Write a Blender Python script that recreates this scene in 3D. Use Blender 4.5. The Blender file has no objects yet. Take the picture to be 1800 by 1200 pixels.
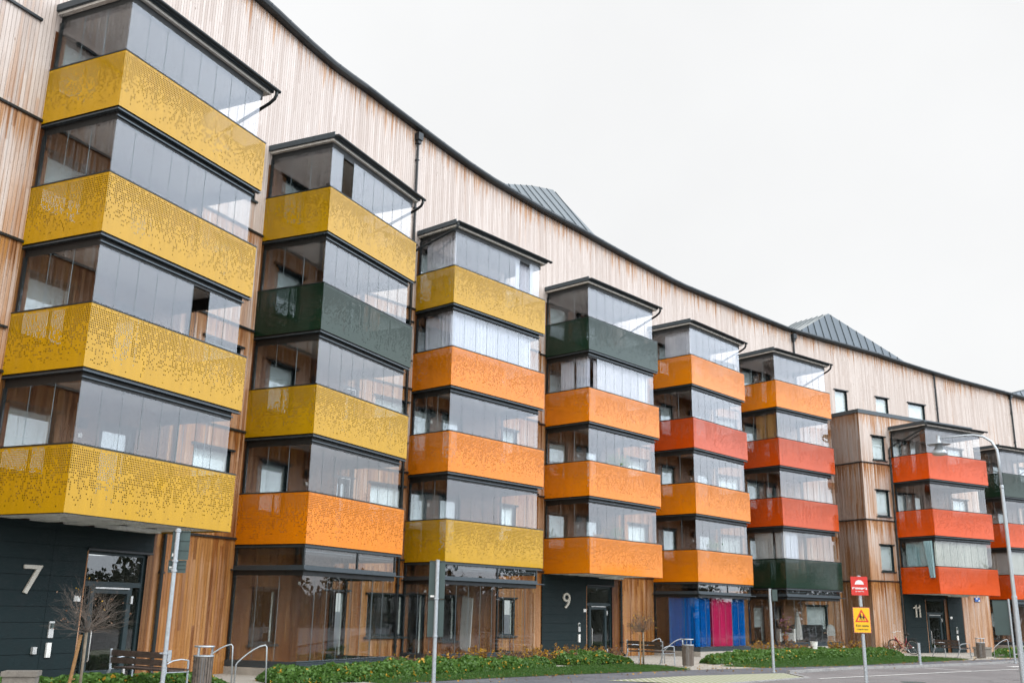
import bpy, math, random
import numpy as np
from mathutils import Vector, Matrix
R=math.radians; rnd=random.Random(7)
SC=bpy.context.scene; COL=SC.collection

# ------------------------------------------------------------------ camera
cd=bpy.data.cameras.new('camera'); cam=bpy.data.objects.new('camera',cd); COL.objects.link(cam)
cd.sensor_width=36; cd.lens=36*1734.04/1800; cd.clip_end=3000
_p,_r=R(15.3565),R(-1.0049)
right=Vector((1,0,0)); up=Vector((0,-math.sin(_p),math.cos(_p))); back=Vector((0,-math.cos(_p),-math.sin(_p)))
# image roll: rotate the camera's right/up about its view axis
rr=right*math.cos(_r)-up*math.sin(_r); uu=right*math.sin(_r)+up*math.cos(_r)
cam.matrix_world=Matrix(((rr.x,uu.x,back.x,0),(rr.y,uu.y,back.y,0),(rr.z,uu.z,back.z,0),(0,0,0,1)))
SC.camera=cam
# ------------------------------------------------------------------ light
SUN_EL,SUN_AZ=R(42),math.atan2(-0.45,0.80)
wd=bpy.data.worlds.new('World'); SC.world=wd; wd.use_nodes=True
nt=wd.node_tree; nt.nodes.clear(); N=nt.nodes.new; Lk=nt.links.new
out=N('ShaderNodeOutputWorld')
sky=N('ShaderNodeTexSky'); sky.sky_type='NISHITA'; sky.sun_disc=False
sky.sun_elevation=SUN_EL; sky.sun_rotation=math.pi/2-SUN_AZ; sky.air_density=1.2; sky.dust_density=3
b1=N('ShaderNodeBackground'); b1.inputs[1].default_value=0.07; Lk(sky.outputs[0],b1.inputs[0])
tc=N('ShaderNodeTexCoord')
dot=N('ShaderNodeVectorMath'); dot.operation='DOT_PRODUCT'; d0=Vector((0.85,0.15,0.50)).normalized()
dot.inputs[1].default_value=d0; Lk(tc.outputs['Generated'],dot.inputs[0])
mr=N('ShaderNodeMapRange'); mr.interpolation_type='SMOOTHSTEP'
for i,v in ((1,0.77),(2,1.0),(3,1.06),(4,4.9)): mr.inputs[i].default_value=v
Lk(dot.outputs['Value'],mr.inputs[0])
cn=N('ShaderNodeTexNoise'); cn.inputs['Scale'].default_value=2.2; cn.inputs['Detail'].default_value=5; Lk(tc.outputs['Generated'],cn.inputs['Vector'])
cm=N('ShaderNodeMapRange'); 
for i,v in ((1,0.3),(2,0.7),(3,0.94),(4,1.05)): cm.inputs[i].default_value=v
Lk(cn.outputs['Fac'],cm.inputs[0])
dt2=N('ShaderNodeVectorMath'); dt2.operation='DOT_PRODUCT'; dt2.inputs[1].default_value=Vector((-0.25,-0.75,0.6)).normalized(); Lk(tc.outputs['Generated'],dt2.inputs[0])
mr2=N('ShaderNodeMapRange'); mr2.interpolation_type='SMOOTHSTEP'
for i,v in ((1,0.1),(2,1.0),(3,0.0),(4,1.9)): mr2.inputs[i].default_value=v
Lk(dt2.outputs['Value'],mr2.inputs[0]); ad=N('ShaderNodeMath'); ad.operation='ADD'; Lk(mr.outputs[0],ad.inputs[0]); Lk(mr2.outputs[0],ad.inputs[1])
mu=N('ShaderNodeMath'); mu.operation='MULTIPLY'; Lk(ad.outputs[0],mu.inputs[0]); Lk(cm.outputs[0],mu.inputs[1])
b2=N('ShaderNodeBackground'); b2.inputs[0].default_value=(0.915,0.92,0.925,1); Lk(mu.outputs[0],b2.inputs[1])
cx=N('ShaderNodeMix'); cx.data_type='RGBA'; cx.inputs[6].default_value=(0.93,0.935,0.935,1); cx.inputs[7].default_value=(0.80,0.88,1.0,1)
mf=N('ShaderNodeMapRange'); mf.inputs[1].default_value=0.78; mf.inputs[2].default_value=0.95; Lk(dot.outputs['Value'],mf.inputs[0]); Lk(mf.outputs[0],cx.inputs[0]); Lk(cx.outputs[2],b2.inputs[0])
ms=N('ShaderNodeMixShader'); ms.inputs[0].default_value=0.93; Lk(b1.outputs[0],ms.inputs[1]); Lk(b2.outputs[0],ms.inputs[2])
Lk(ms.outputs[0],out.inputs[0])
sd_=bpy.data.lights.new('sun','SUN'); sd_.energy=1.2; sd_.angle=R(18); sd_.color=(1,0.96,0.9)
sun=bpy.data.objects.new('sun',sd_); COL.objects.link(sun)
sdir=Vector((math.cos(SUN_AZ)*math.cos(SUN_EL),math.sin(SUN_AZ)*math.cos(SUN_EL),math.sin(SUN_EL)))
sun.rotation_euler=sdir.to_track_quat('Z','Y').to_euler()
SC.view_settings.view_transform='Standard'; SC.view_settings.look='None'; SC.view_settings.exposure=0.0; SC.view_settings.gamma=1
SC.cycles.max_bounces=7; SC.cycles.diffuse_bounces=3; SC.cycles.glossy_bounces=4; SC.cycles.transmission_bounces=4
SC.cycles.transparent_max_bounces=24; SC.cycles.use_denoising=True; SC.cycles.denoising_input_passes='RGB'

# ------------------------------------------------------------------ materials
class G:
    def __init__(s,name):
        s.m=bpy.data.materials.new(name); s.m.use_nodes=True; s.t=s.m.node_tree; s.t.nodes.clear()
        s.out=s.n('ShaderNodeOutputMaterial')
    def n(s,ty,**kw):
        x=s.t.nodes.new(ty)
        for k,v in kw.items(): setattr(x,k,v)
        return x
    def set(s,sock,v):
        if isinstance(v,bpy.types.NodeSocket): s.t.links.new(v,sock)
        else:
            if isinstance(v,(tuple,list)) and len(v)==3 and sock.type=='RGBA': v=tuple(v)+(1,)
            sock.default_value=v
    def math(s,op,a,b=0,c=None):
        x=s.n('ShaderNodeMath',operation=op); s.set(x.inputs[0],a); s.set(x.inputs[1],b)
        if c is not None: s.set(x.inputs[2],c)
        return x.outputs[0]
    def mapr(s,v,a,b,c,d,smooth=False):
        x=s.n('ShaderNodeMapRange'); 
        if smooth: x.interpolation_type='SMOOTHSTEP'
        for i,q in enumerate((v,a,b,c,d)): s.set(x.inputs[i],q)
        return x.outputs[0]
    def mix(s,f,a,b,blend='MIX'):
        x=s.n('ShaderNodeMix',data_type='RGBA',blend_type=blend); s.set(x.inputs[0],f); s.set(x.inputs[6],a); s.set(x.inputs[7],b); return x.outputs[2]
    def comb(s,x_,y_,z_=0):
        x=s.n('ShaderNodeCombineXYZ'); s.set(x.inputs[0],x_); s.set(x.inputs[1],y_); s.set(x.inputs[2],z_); return x.outputs[0]
    def uv(s,name='UVMap'):
        x=s.n('ShaderNodeUVMap'); x.uv_map=name; q=s.n('ShaderNodeSeparateXYZ'); s.t.links.new(x.outputs[0],q.inputs[0]); return q.outputs[0],q.outputs[1],x.outputs[0]
    def noise(s,vec,scale,detail=3,rough=.5):
        x=s.n('ShaderNodeTexNoise'); s.set(x.inputs['Vector'],vec); x.inputs['Scale'].default_value=scale; x.inputs['Detail'].default_value=detail; x.inputs['Roughness'].default_value=rough; return x.outputs['Fac']
    def white(s,vec):
        x=s.n('ShaderNodeTexWhiteNoise'); s.set(x.inputs['Vector'],vec); return x.outputs['Value']
    def obj(s):
        x=s.n('ShaderNodeTexCoord'); return x.outputs['Object']
    def geo(s,k='Position'):
        return s.n('ShaderNodeNewGeometry').outputs[k]
    def princ(s,base,rough=.6,metal=0,spec=.5,bump=None,bs=.3,bd=.01,coat=0,coat_r=.1):
        p=s.n('ShaderNodeBsdfPrincipled'); s.set(p.inputs['Base Color'],base); s.set(p.inputs['Roughness'],rough); p.inputs['Metallic'].default_value=metal
        p.inputs['Specular IOR Level'].default_value=spec; p.inputs['Coat Weight'].default_value=coat; p.inputs['Coat Roughness'].default_value=coat_r
        if bump is not None:
            b=s.n('ShaderNodeBump'); b.inputs['Strength'].default_value=bs; b.inputs['Distance'].default_value=bd; s.set(b.inputs['Height'],bump); s.t.links.new(b.outputs[0],p.inputs['Normal'])
        return p.outputs[0]
    def done(s,sh):
        s.t.links.new(sh,s.out.inputs[0]); return s.m
def plain(name,col,rough=.6,metal=0,var=.12,scale=6,spec=.5,coat=0):
    g=G(name); n=g.noise(g.geo(),scale,4,.6); f=g.mapr(n,.3,.7,1-var,1+var)
    c=g.mix(1.0,col,g.comb(f,f,f),'MULTIPLY')
    return g.done(g.princ(c,g.mapr(n,.3,.7,rough*.85,min(1,rough*1.15)),metal,spec,coat=coat))
def wood(name,board=.098,mode='wall',bright=1.0):
    """vertical boards; uv in metres; second uv: x = how silvered (0 fresh .. 1 grey), y = metres below the nearest flashing"""
    g=G(name); u,v,_=g.uv(); w,dist,_=g.uv('Weather')
    b=g.math('DIVIDE',u,board); bi=g.math('FLOOR',b); bf=g.math('FRACT',b)
    seg=g.math('FLOOR',g.math('DIVIDE',g.math('ADD',v,g.math('MULTIPLY',g.white(g.comb(bi,7.3)),3.7)),4.1))
    r1=g.white(g.comb(bi,seg,1.1)); r2=g.white(g.comb(bi,seg,9.7))
    gr=g.noise(g.comb(g.math('MULTIPLY',u,55),g.math('MULTIPLY',v,1.3),g.math('MULTIPLY',bi,3.1)),1.0,5,.65)
    st=g.noise(g.comb(g.math('MULTIPLY',u,9),g.math('MULTIPLY',v,.28),2.0),1.0,4,.6)
    blot=g.noise(g.comb(g.math('MULTIPLY',u,.5),g.math('MULTIPLY',v,.35),5.0),1.0,3,.5)
    # silvering amount, broken by streaks; orange bleeds from under flashings
    near=g.mapr(g.math('ADD',dist,g.mapr(st,.3,.7,-.55,.55)),0.0,.9,1,0,True)
    s=g.math('ADD',w,g.mapr(st,.35,.65,-.20,.18)); s=g.math('ADD',s,g.mapr(r1,0,1,-.16,.14)); s=g.math('ADD',s,g.mapr(blot,.35,.65,-.12,.12))
    s=g.math('SUBTRACT',s,g.math('MULTIPLY',near,.50))
    s=g.math('MINIMUM',g.math('MAXIMUM',s,0.0),1.0)
    r3=g.white(g.comb(bi,seg,4.4)); fresh=g.mix(r2,(.25,.085,.016),(.50,.245,.070)); fresh=g.mix(g.mapr(r3,.72,.8,0,.7),fresh,(.12,.036,.009)); fresh=g.mix(g.mapr(gr,.35,.7,0,.65),fresh,(.15,.045,.010)); fresh=g.mix(g.mapr(w,-.12,0,.62,0),fresh,(.060,.019,.006))  # negative w mixes painted interior shade into the wood behind the balconies
    pale=g.mix(r2,(.535,.465,.425),(.70,.635,.595)); pale=g.mix(g.mapr(gr,.4,.75,0,.5),pale,(.44,.34,.28))
    mid=g.mix(r2,(.40,.20,.095),(.55,.335,.20)); mid=g.mix(g.mapr(gr,.4,.75,0,.5),mid,(.29,.145,.07))
    c=g.mix(g.mapr(s,0,.5,0,1),fresh,mid); c=g.mix(g.mapr(s,.45,.95,0,1),c,pale)
    kn=g.n('ShaderNodeTexVoronoi'); kn.inputs['Scale'].default_value=1; g.set(kn.inputs['Vector'],g.comb(g.math('MULTIPLY',u,4.2),g.math('MULTIPLY',v,1.15),0)); 
    c=g.mix(g.mapr(kn.outputs['Distance'],.035,.06,.75,0),c,(.10,.035,.015))
    gap=g.math('LESS_THAN',g.math('ABSOLUTE',g.math('SUBTRACT',bf,.5)),.462)
    edge=g.mapr(g.math('ABSOLUTE',g.math('SUBTRACT',bf,.5)),.42,.46,0,1)
    c=g.mix(gap,g.mix(1.0,c,(.38,.33,.30),'MULTIPLY'),c)
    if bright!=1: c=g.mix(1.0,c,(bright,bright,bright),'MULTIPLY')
    h=g.math('SUBTRACT',g.math('MULTIPLY',gr,.25),edge); h=g.math('ADD',h,g.math('MULTIPLY',r1,.5))
    return g.done(g.princ(c,g.mapr(s,0,1,.42,.85),0,.35,h,.6,.012))
def perf(name,col,pitch=.047):
    """lacquered sheet with real see-through holes, dense at the top and dripping out towards the bottom; uv in metres"""
    g=G(name); u,v,_=g.uv()
    a=g.math('DIVIDE',u,pitch); b=g.math('DIVIDE',v,pitch); ai=g.math('FLOOR',a); bi=g.math('FLOOR',b)
    fx=g.math('SUBTRACT',g.math('FRACT',a),.5); fy=g.math('SUBTRACT',g.math('FRACT',b),.5)
    r=g.math('SQRT',g.math('ADD',g.math('MULTIPLY',fx,fx),g.math('MULTIPLY',fy,fy)))
    wn=g.white(g.comb(ai,bi,3.3)); cl=g.noise(g.comb(g.math('MULTIPLY',ai,.33),g.math('MULTIPLY',bi,.16),1),1,2)
    lo=g.noise(g.comb(g.math('MULTIPLY',ai,.045),g.math('MULTIPLY',bi,.05),4),1,1)
    t=g.math('ADD',g.math('DIVIDE',v,1.333),g.math('ADD',g.mapr(cl,.3,.7,-.13,.13),g.mapr(lo,.3,.7,-.06,.06)))
    dens=g.mapr(t,.10,.82,0.0,.97); 
    stag=g.math('MODULO',g.math('ADD',ai,bi),2)
    dens=g.math('MULTIPLY',dens,g.mapr(v,1.333-pitch*1.2,1.333-pitch*1.1,1,.5))
    on=g.math('LESS_THAN',wn,dens); on=g.math('MULTIPLY',on,g.math('LESS_THAN',v,1.30)); on=g.math('MULTIPLY',on,g.math('GREATER_THAN',v,.07))
    hole=g.math('MULTIPLY',on,g.math('LESS_THAN',r,.315))
    n=g.noise(g.comb(g.math('MULTIPLY',u,5),g.math('MULTIPLY',v,.7),0),1.2,4,.6); f=g.mapr(n,.3,.7,.90,1.06)
    sh=g.princ(g.mix(1.0,col,g.comb(f,f,f),'MULTIPLY'),.45,0,.15,coat=.40,coat_r=.07)
    tr=g.n('ShaderNodeBsdfTransparent'); g.set(tr.inputs[0],(.80,.80,.80)); mx=g.n('ShaderNodeMixShader'); g.set(mx.inputs[0],hole); g.t.links.new(sh,mx.inputs[1]); g.t.links.new(tr.outputs[0],mx.inputs[2])  # transparent tint darkens the holes in place of rim shade
    return g.done(mx.outputs[0])
def glass(name,tint=(.93,.95,.95),ior=1.5,rough=.0,boost=1.0):
    g=G(name); bf=g.geo('Backfacing'); fr=g.n('ShaderNodeFresnel'); g.set(fr.inputs[0],g.mapr(bf,0,1,ior,1/ior))
    tr=g.n('ShaderNodeBsdfTransparent'); g.set(tr.inputs[0],tint); gl=g.n('ShaderNodeBsdfGlossy'); gl.inputs['Roughness'].default_value=rough; g.set(gl.inputs['Color'],(.97,.98,1.0))
    mx=g.n('ShaderNodeMixShader'); g.set(mx.inputs[0],g.math('MINIMUM',g.math('MULTIPLY',fr.outputs[0],boost),1)); g.t.links.new(tr.outputs[0],mx.inputs[1]); g.t.links.new(gl.outputs[0],mx.inputs[2])
    return g.done(mx.outputs[0])
def cloth(name,col,trans=.25,pattern=0):
    g=G(name); n=g.noise(g.obj(),14,3); f=g.mapr(n,.3,.7,.9,1.08); c=g.mix(1.0,col,g.comb(f,f,f),'MULTIPLY')
    if pattern: c=g.mix(g.mapr(g.noise(g.obj(),pattern,2),.45,.55,0,.35),c,(col[0]*.72,col[1]*.72,col[2]*.75))
    d=g.n('ShaderNodeBsdfDiffuse'); g.set(d.inputs[0],c); t=g.n('ShaderNodeBsdfTranslucent'); g.set(t.inputs[0],c)
    mx=g.n('ShaderNodeMixShader'); mx.inputs[0].default_value=trans; g.t.links.new(d.outputs[0],mx.inputs[1]); g.t.links.new(t.outputs[0],mx.inputs[2]); return g.done(mx.outputs[0])
def leafmat(name,c1,c2,c3,f3=.1,scale=9):
    g=G(name); x=g.n('ShaderNodeAttribute'); x.attribute_name='tone'; t=x.outputs['Fac']
    c=g.mix(g.mapr(t,0,1-f3,0,1),c1,c2); c=g.mix(g.math('GREATER_THAN',t,1-f3),c,c3)
    d=g.princ(c,.5,0,.4); tl=g.n('ShaderNodeBsdfTranslucent'); g.set(tl.inputs[0],c); mx=g.n('ShaderNodeMixShader'); mx.inputs[0].default_value=.25
    g.t.links.new(d,mx.inputs[1]); g.t.links.new(tl.outputs[0],mx.inputs[2]); return g.done(mx.outputs[0])
def ground(name,c1,c2,scale,rough=.9,bump=.4,fine=90,cracks=False):
    g=G(name); p=g.geo(); a=g.noise(p,scale,5,.6); b=g.noise(p,fine,3,.7)
    c=g.mix(g.mapr(a,.35,.65,0,1),c1,c2); c=g.mix(g.mapr(b,.35,.7,0,.45),c,tuple(x*.45 for x in c1))
    if cracks:
        v=g.n('ShaderNodeTexVoronoi'); v.feature='DISTANCE_TO_EDGE'; v.inputs['Scale'].default_value=.32; dx=g.n('ShaderNodeVectorMath'); dx.operation='ADD'; g.set(dx.inputs[0],p)
        q=g.n('ShaderNodeTexNoise'); q.inputs['Scale'].default_value=1.6; g.set(q.inputs['Vector'],p); g.t.links.new(q.outputs['Color'],dx.inputs[1]); g.t.links.new(dx.outputs[0],v.inputs['Vector'])
        ln=g.math('MULTIPLY',g.mapr(v.outputs['Distance'],.003,.010,1,0),g.mapr(g.noise(p,.25,2),.45,.6,0,1)); c=g.mix(g.math('MULTIPLY',ln,.6),c,(.03,.03,.03))
        c=g.mix(g.mapr(g.noise(p,.12,2),.55,.60,0,.35),c,tuple(x*.7 for x in c1))
    return g.done(g.princ(c,rough,0,.3,b,bump,.01))
def seam_metal(name,col):
    g=G(name); u,v,_=g.uv(); f=g.math('FRACT',g.math('DIVIDE',u,.6)); n=g.noise(g.comb(g.math('MULTIPLY',g.math('FLOOR',g.math('DIVIDE',u,.6)),3),v,0),.8,3)
    k=g.mapr(n,.3,.7,.88,1.12); return g.done(g.princ(g.mix(1.0,col,g.comb(k,k,k),'MULTIPLY'),.42,.35,.5))
M={}
M['clad']=wood('cedar_cladding'); M['clad_side']=wood('weathered_dark_cladding',bright=.50)  # clad_side: same boards in a darker colour for the side walls

M['perf_yellow']=perf('perforated_yellow',(.48,.268,.0005)); M['perf_orange']=perf('perforated_orange',(.70,.205,.0005))
M['perf_red']=perf('perforated_red',(.52,.062,.001)); M['perf_verm']=perf('perforated_vermilion',(.62,.072,.001)); M['perf_green']=perf('perforated_green',(.0035,.024,.0115))
M['glass']=glass('balcony_glass',(.965,.975,.975),1.52); M['wglass']=glass('window_glass',(.92,.95,.95),1.6)
M['dark']=plain('dark_grey_metal',(.013,.018,.020),.42,0,.1,spec=.4)
M['dark2']=plain('blue_grey_metal',(.042,.058,.068),.38,.2,.1)
M['black']=plain('black_track',(.006,.008,.008),.6)
M['panel']=plain('anthracite_cladding',(.0065,.0165,.0185),.65,0,.18,spec=.25)
M['soffit']=plain('painted_soffit',(.50,.49,.46),.8); M['ceiling']=plain('concrete_ceiling',(.50,.49,.47),.85); M['concrete']=ground('plinth_concrete',(.36,.34,.30),(.46,.43,.38),2.0)
M['soffitw']=plain('white_soffit',(.80,.80,.76),.7); M['strip']=plain('grey_soffit_strip',(.58,.55,.50),.6)
M['white']=plain('white_paint',(.78,.78,.75),.5); M['steel']=plain('galvanised_steel',(.42,.46,.49),.45,.55,.15,30)
M['alu']=plain('brushed_aluminium',(.62,.62,.60),.35,.6); M['number']=plain('beige_number_paint',(.56,.53,.46),.5)
M['frame']=plain('window_frame_grey',(.020,.036,.040),.45,spec=.35); M['room']=plain('dim_room',(.030,.034,.034),.9); M['roomlit']=plain('pale_room',(.13,.13,.12),.9)
M['edge']=plain('glass_edge',(.17,.22,.24),.3); M['deck']=plain('balcony_deck',(.10,.085,.07),.8)
g=G('venetian_blind'); u,v,_=g.uv(); k=g.mapr(g.math('ABSOLUTE',g.math('SUBTRACT',g.math('FRACT',g.math('DIVIDE',v,.03)),.5)),.2,.5,1,.80)
nn=g.mapr(g.noise(g.comb(u,v,0),1.2,2),.3,.7,.92,1.06); k=g.math('MULTIPLY',k,nn); M['blind']=g.done(g.princ(g.mix(1.0,(.80,.84,.86),g.comb(k,k,k),'MULTIPLY'),.6,0,.4))
M['roof']=seam_metal('seam_roof_metal',(.060,.078,.090)); M['roofm']=seam_metal('seam_roof_metal_mid',(.17,.20,.22)); M['roofl']=seam_metal('seam_roof_metal_light',(.30,.33,.34))  # roofm, roofl: lighter copies, painting in the light on upward-facing gable faces
M['asphalt']=ground('asphalt_road',(.16,.15,.15),(.21,.20,.20),.5,cracks=True); M['path']=ground('asphalt_path',(.10,.105,.12),(.145,.15,.165),.7,cracks=True)
M['paving']=ground('concrete_paving',(.34,.32,.28),(.42,.39,.34),1.0); M['kerb']=ground('granite_kerb',(.27,.27,.27),(.38,.38,.37),3.0)
M['soil']=ground('soil',(.05,.035,.025),(.08,.06,.04),2); M['lawn']=ground('lawn_base',(.028,.065,.012),(.045,.09,.018),2)
M['granite']=ground('speckled_granite',(.20,.185,.165),(.27,.25,.22),8,fine=60); M['line']=ground('road_paint',(.62,.62,.60),(.72,.72,.70),3)
g=G('grass_paver'); p=g.geo(); sp=g.n('ShaderNodeSeparateXYZ'); g.t.links.new(p,sp.inputs[0])
ch=g.math('ABSOLUTE',g.math('SUBTRACT',g.math('FRACT',g.math('MULTIPLY',sp.outputs[0],6)),.5)); cv=g.math('ABSOLUTE',g.math('SUBTRACT',g.math('FRACT',g.math('MULTIPLY',sp.outputs[1],6)),.5))
mk=g.math('GREATER_THAN',g.math('MAXIMUM',ch,cv),.34); M['gpaver']=g.done(g.princ(g.mix(mk,g.mix(g.noise(p,12,3),(.09,.15,.03),(.22,.24,.10)),(.38,.37,.32)),.9))
M['teak']=plain('dark_bench_timber',(.060,.042,.034),.6,0,.3,9); M['slat']=plain('grey_brown_slats',(.13,.105,.085),.7,0,.35,12)
M['bark']=plain('pale_bark',(.20,.165,.12),.85,0,.3,20); M['twig']=plain('brown_twigs',(.135,.11,.09),.8,0,.3,20); M['stake']=plain('timber_stake',(.30,.165,.065),.8,0,.3,12)
M['hedge']=leafmat('ground_cover_leaf',(.030,.085,.012),(.12,.24,.045),(.62,.36,.04),.035); M['ylw']=leafmat('autumn_shrub_leaf',(.16,.075,.02),(.66,.36,.02),(.12,.07,.05),.35)
M['brn']=leafmat('brown_shrub_leaf',(.11,.062,.045),(.24,.14,.08),(.62,.36,.03),.14); M['grass']=leafmat('grass_blade',(.03,.085,.012),(.06,.15,.02),(.12,.18,.04),.08)
M['far']=leafmat('far_tree_leaf',(.012,.022,.010),(.04,.055,.02),(.10,.07,.02),.1)
M['red']=plain('red_enamel',(.30,.012,.018),.3,0,.05,coat=.5); M['rubber']=plain('black_rubber',(.015,.015,.015),.7); M['bluep']=plain('blue_enamel',(.03,.12,.42),.4)
M['signred']=plain('sign_red',(.62,.028,.018),.4,0,.04); M['signyel']=plain('sign_yellow',(.85,.50,.005),.4,0,.04); M['signwhite']=plain('sign_white',(.80,.80,.80),.4,0,.03); M['signblk']=plain('sign_black',(.01,.01,.01),.5); M['signbk']=plain('sign_back_grey',(.045,.075,.072),.5); M['signpink']=plain('sign_border',(.75,.22,.16),.4,0,.03)
M['c_white']=cloth('white_curtain',(.80,.83,.90),.45); M['c_lace']=cloth('patterned_lace',(.78,.78,.82),.45,10); M['c_blue']=cloth('blue_curtain',(.003,.13,.46),.0); M['c_pink']=cloth('pink_curtain',(.62,.03,.15),.0)
M['c_teal']=cloth('pale_teal_curtain',(.38,.55,.58),.3); M['c_cream']=cloth('cream_curtain',(.62,.64,.58),.3); M['c_brown']=cloth('brown_blanket',(.36,.20,.075),.1,9); M['c_grey']=cloth('grey_curtain',(.66,.65,.64),.4)
M['board']=plain('grey_board',(.62,.62,.60),.7); M['pot']=plain('terracotta',(.35,.13,.06),.8); M['pink']=plain('pink_petals',(.55,.22,.36),.7,0,.4,40); M['sofa']=plain('black_leather',(.012,.012,.013),.45); M['parasol']=cloth('grey_white_fabric',(.50,.50,.48),.1)
M['numplate']=M['white']

# ------------------------------------------------------------------ mesh builder
class MB:
    def __init__(s): s.v=[];s.f=[];s.uv=[];s.mi=[];s.uv2=[];s.smooth=False
    def face(s,pts,uv=None,mi=0,uv2=None):
        i=len(s.v); s.v+= [tuple(p) for p in pts]; s.f.append(tuple(range(i,i+len(pts)))); s.mi.append(mi)
        s.uv.append(uv if uv else None); s.uv2.append(uv2)
    def box(s,x0,x1,y0,y1,z0,z1,mi=0,uvo=None):
        if x1<x0:x0,x1=x1,x0
        if y1<y0:y0,y1=y1,y0
        if z1<z0:z0,z1=z1,z0
        P=lambda x,y,z:(x,y,z); a=[P(x0,y0,z0),P(x1,y0,z0),P(x1,y1,z0),P(x0,y1,z0),P(x0,y0,z1),P(x1,y0,z1),P(x1,y1,z1),P(x0,y1,z1)]
        for q,ax in (((0,1,5,4),0),((1,2,6,5),1),((2,3,7,6),0),((3,0,4,7),1),((4,5,6,7),2),((3,2,1,0),2)):
            pts=[a[k] for k in q]; s.face(pts,[((p[0] if ax!=1 else p[1]),(p[2] if ax<2 else p[1])) for p in pts],mi)
        return s
    def bar(s,p,q,w,h=None,mi=0):
        """box between two points, width w, height h"""
        p,q=Vector(p),Vector(q); h=h or w; d=(q-p).normalized(); up=Vector((0,0,1)) if abs(d.z)<.95 else Vector((1,0,0))
        x=d.cross(up).normalized()*w/2; y=x.cross(d).normalized()*h/2
        A=[p+x+y,p-x+y,p-x-y,p+x-y]; B=[k+(q-p) for k in A]
        for i in range(4): s.face([A[i],A[(i+1)%4],B[(i+1)%4],B[i]],[(0,0),(w,0),(w,1),(0,1)],mi)
        s.face(A[::-1],None,mi); s.face(B,None,mi); return s
    def tube(s,path,r,n=8,mi=0,cap=True):
        path=[Vector(p) for p in path]; rs=r if isinstance(r,(list,tuple)) else [r]*len(path); rings=[]; base=len(s.v); ref=None
        for i,p in enumerate(path):
            d=(path[min(i+1,len(path)-1)]-path[max(i-1,0)])
            d=d.normalized() if d.length>1e-9 else Vector((0,0,1))
            if ref is None: ref=d.orthogonal().normalized()
            ref=(ref-d*ref.dot(d)); ref=ref.normalized() if ref.length>1e-6 else d.orthogonal().normalized(); o=d.cross(ref)
            rings.append([p+(ref*math.cos(2*math.pi*k/n)+o*math.sin(2*math.pi*k/n))*rs[i] for k in range(n)])
        for R_ in rings: s.v+=[tuple(q) for q in R_]
        for i in range(len(rings)-1):
            for k in range(n):
                a=base+i*n+k; b=base+i*n+(k+1)%n; s.f.append((a,b,b+n,a+n)); s.mi.append(mi); s.uv.append(None); s.uv2.append(None)
        if cap:
            s.f.append(tuple(base+k for k in range(n))[::-1]); s.mi.append(mi); s.uv.append(None); s.uv2.append(None)
            s.f.append(tuple(base+(len(rings)-1)*n+k for k in range(n))); s.mi.append(mi); s.uv.append(None); s.uv2.append(None)
        return s
    def lathe(s,prof,c=(0,0,0),n=20,mi=0):
        base=len(s.v)
        for r,z in prof:
            for k in range(n): s.v.append((c[0]+r*math.cos(2*math.pi*k/n),c[1]+r*math.sin(2*math.pi*k/n),c[2]+z))
        for i in range(len(prof)-1):
            for k in range(n):
                a=base+i*n+k; b=base+i*n+(k+1)%n; s.f.append((a,b,b+n,a+n)); s.mi.append(mi); s.uv.append(None); s.uv2.append(None)
        return s
    def build(s,name,mats,parent=None,mat=None,smooth=False,label=None):
        me=bpy.data.meshes.new(name); me.from_pydata(s.v,[],s.f)
        for m in (mats if isinstance(mats,(list,tuple)) else [mats]): me.materials.append(M[m] if isinstance(m,str) else m)
        me.polygons.foreach_set('material_index',s.mi)
        if any(u for u in s.uv):
            l=me.uv_layers.new(name='UVMap'); dat=[]
            for f,u in zip(s.f,s.uv): 
                for k in range(len(f)): dat+= (u[k] if u else (0,0))
            l.data.foreach_set('uv',dat)
            l=me.uv_layers.new(name='Weather'); dat=[]
            for f,u in zip(s.f,s.uv2):
                for k in range(len(f)): dat+= (u[k] if u else (.3,9))
            l.data.foreach_set('uv',dat)
        if smooth: me.polygons.foreach_set('use_smooth',[True]*len(s.f))
        me.update(); o=bpy.data.objects.new(name,me); COL.objects.link(o)
        if parent: o.parent=parent
        if mat: 
            if parent: o.matrix_parent_inverse=Matrix()
            o.matrix_basis=mat
        if label: o['label']=label
        return o
def tag(o,label=None,cat=None,group=None,kind=None):
    if label:o['label']=label
    if cat:o['category']=cat
    if group:o['group']=group
    if kind:o['kind']=kind
    return o
def empty(name,loc=(0,0,0),rz=0,label=None,cat=None,group=None,parent=None):
    o=bpy.data.objects.new(name,None); COL.objects.link(o); o.location=loc; o.rotation_euler=(0,0,rz); o.empty_display_size=.2
    if parent:o.parent=parent
    return tag(o,label,cat,group)
def copytree(o,parent=None):
    c=o.copy(); COL.objects.link(c); c.parent=parent
    for ch in list(o.children): copytree(ch,c)
    return c

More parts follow.
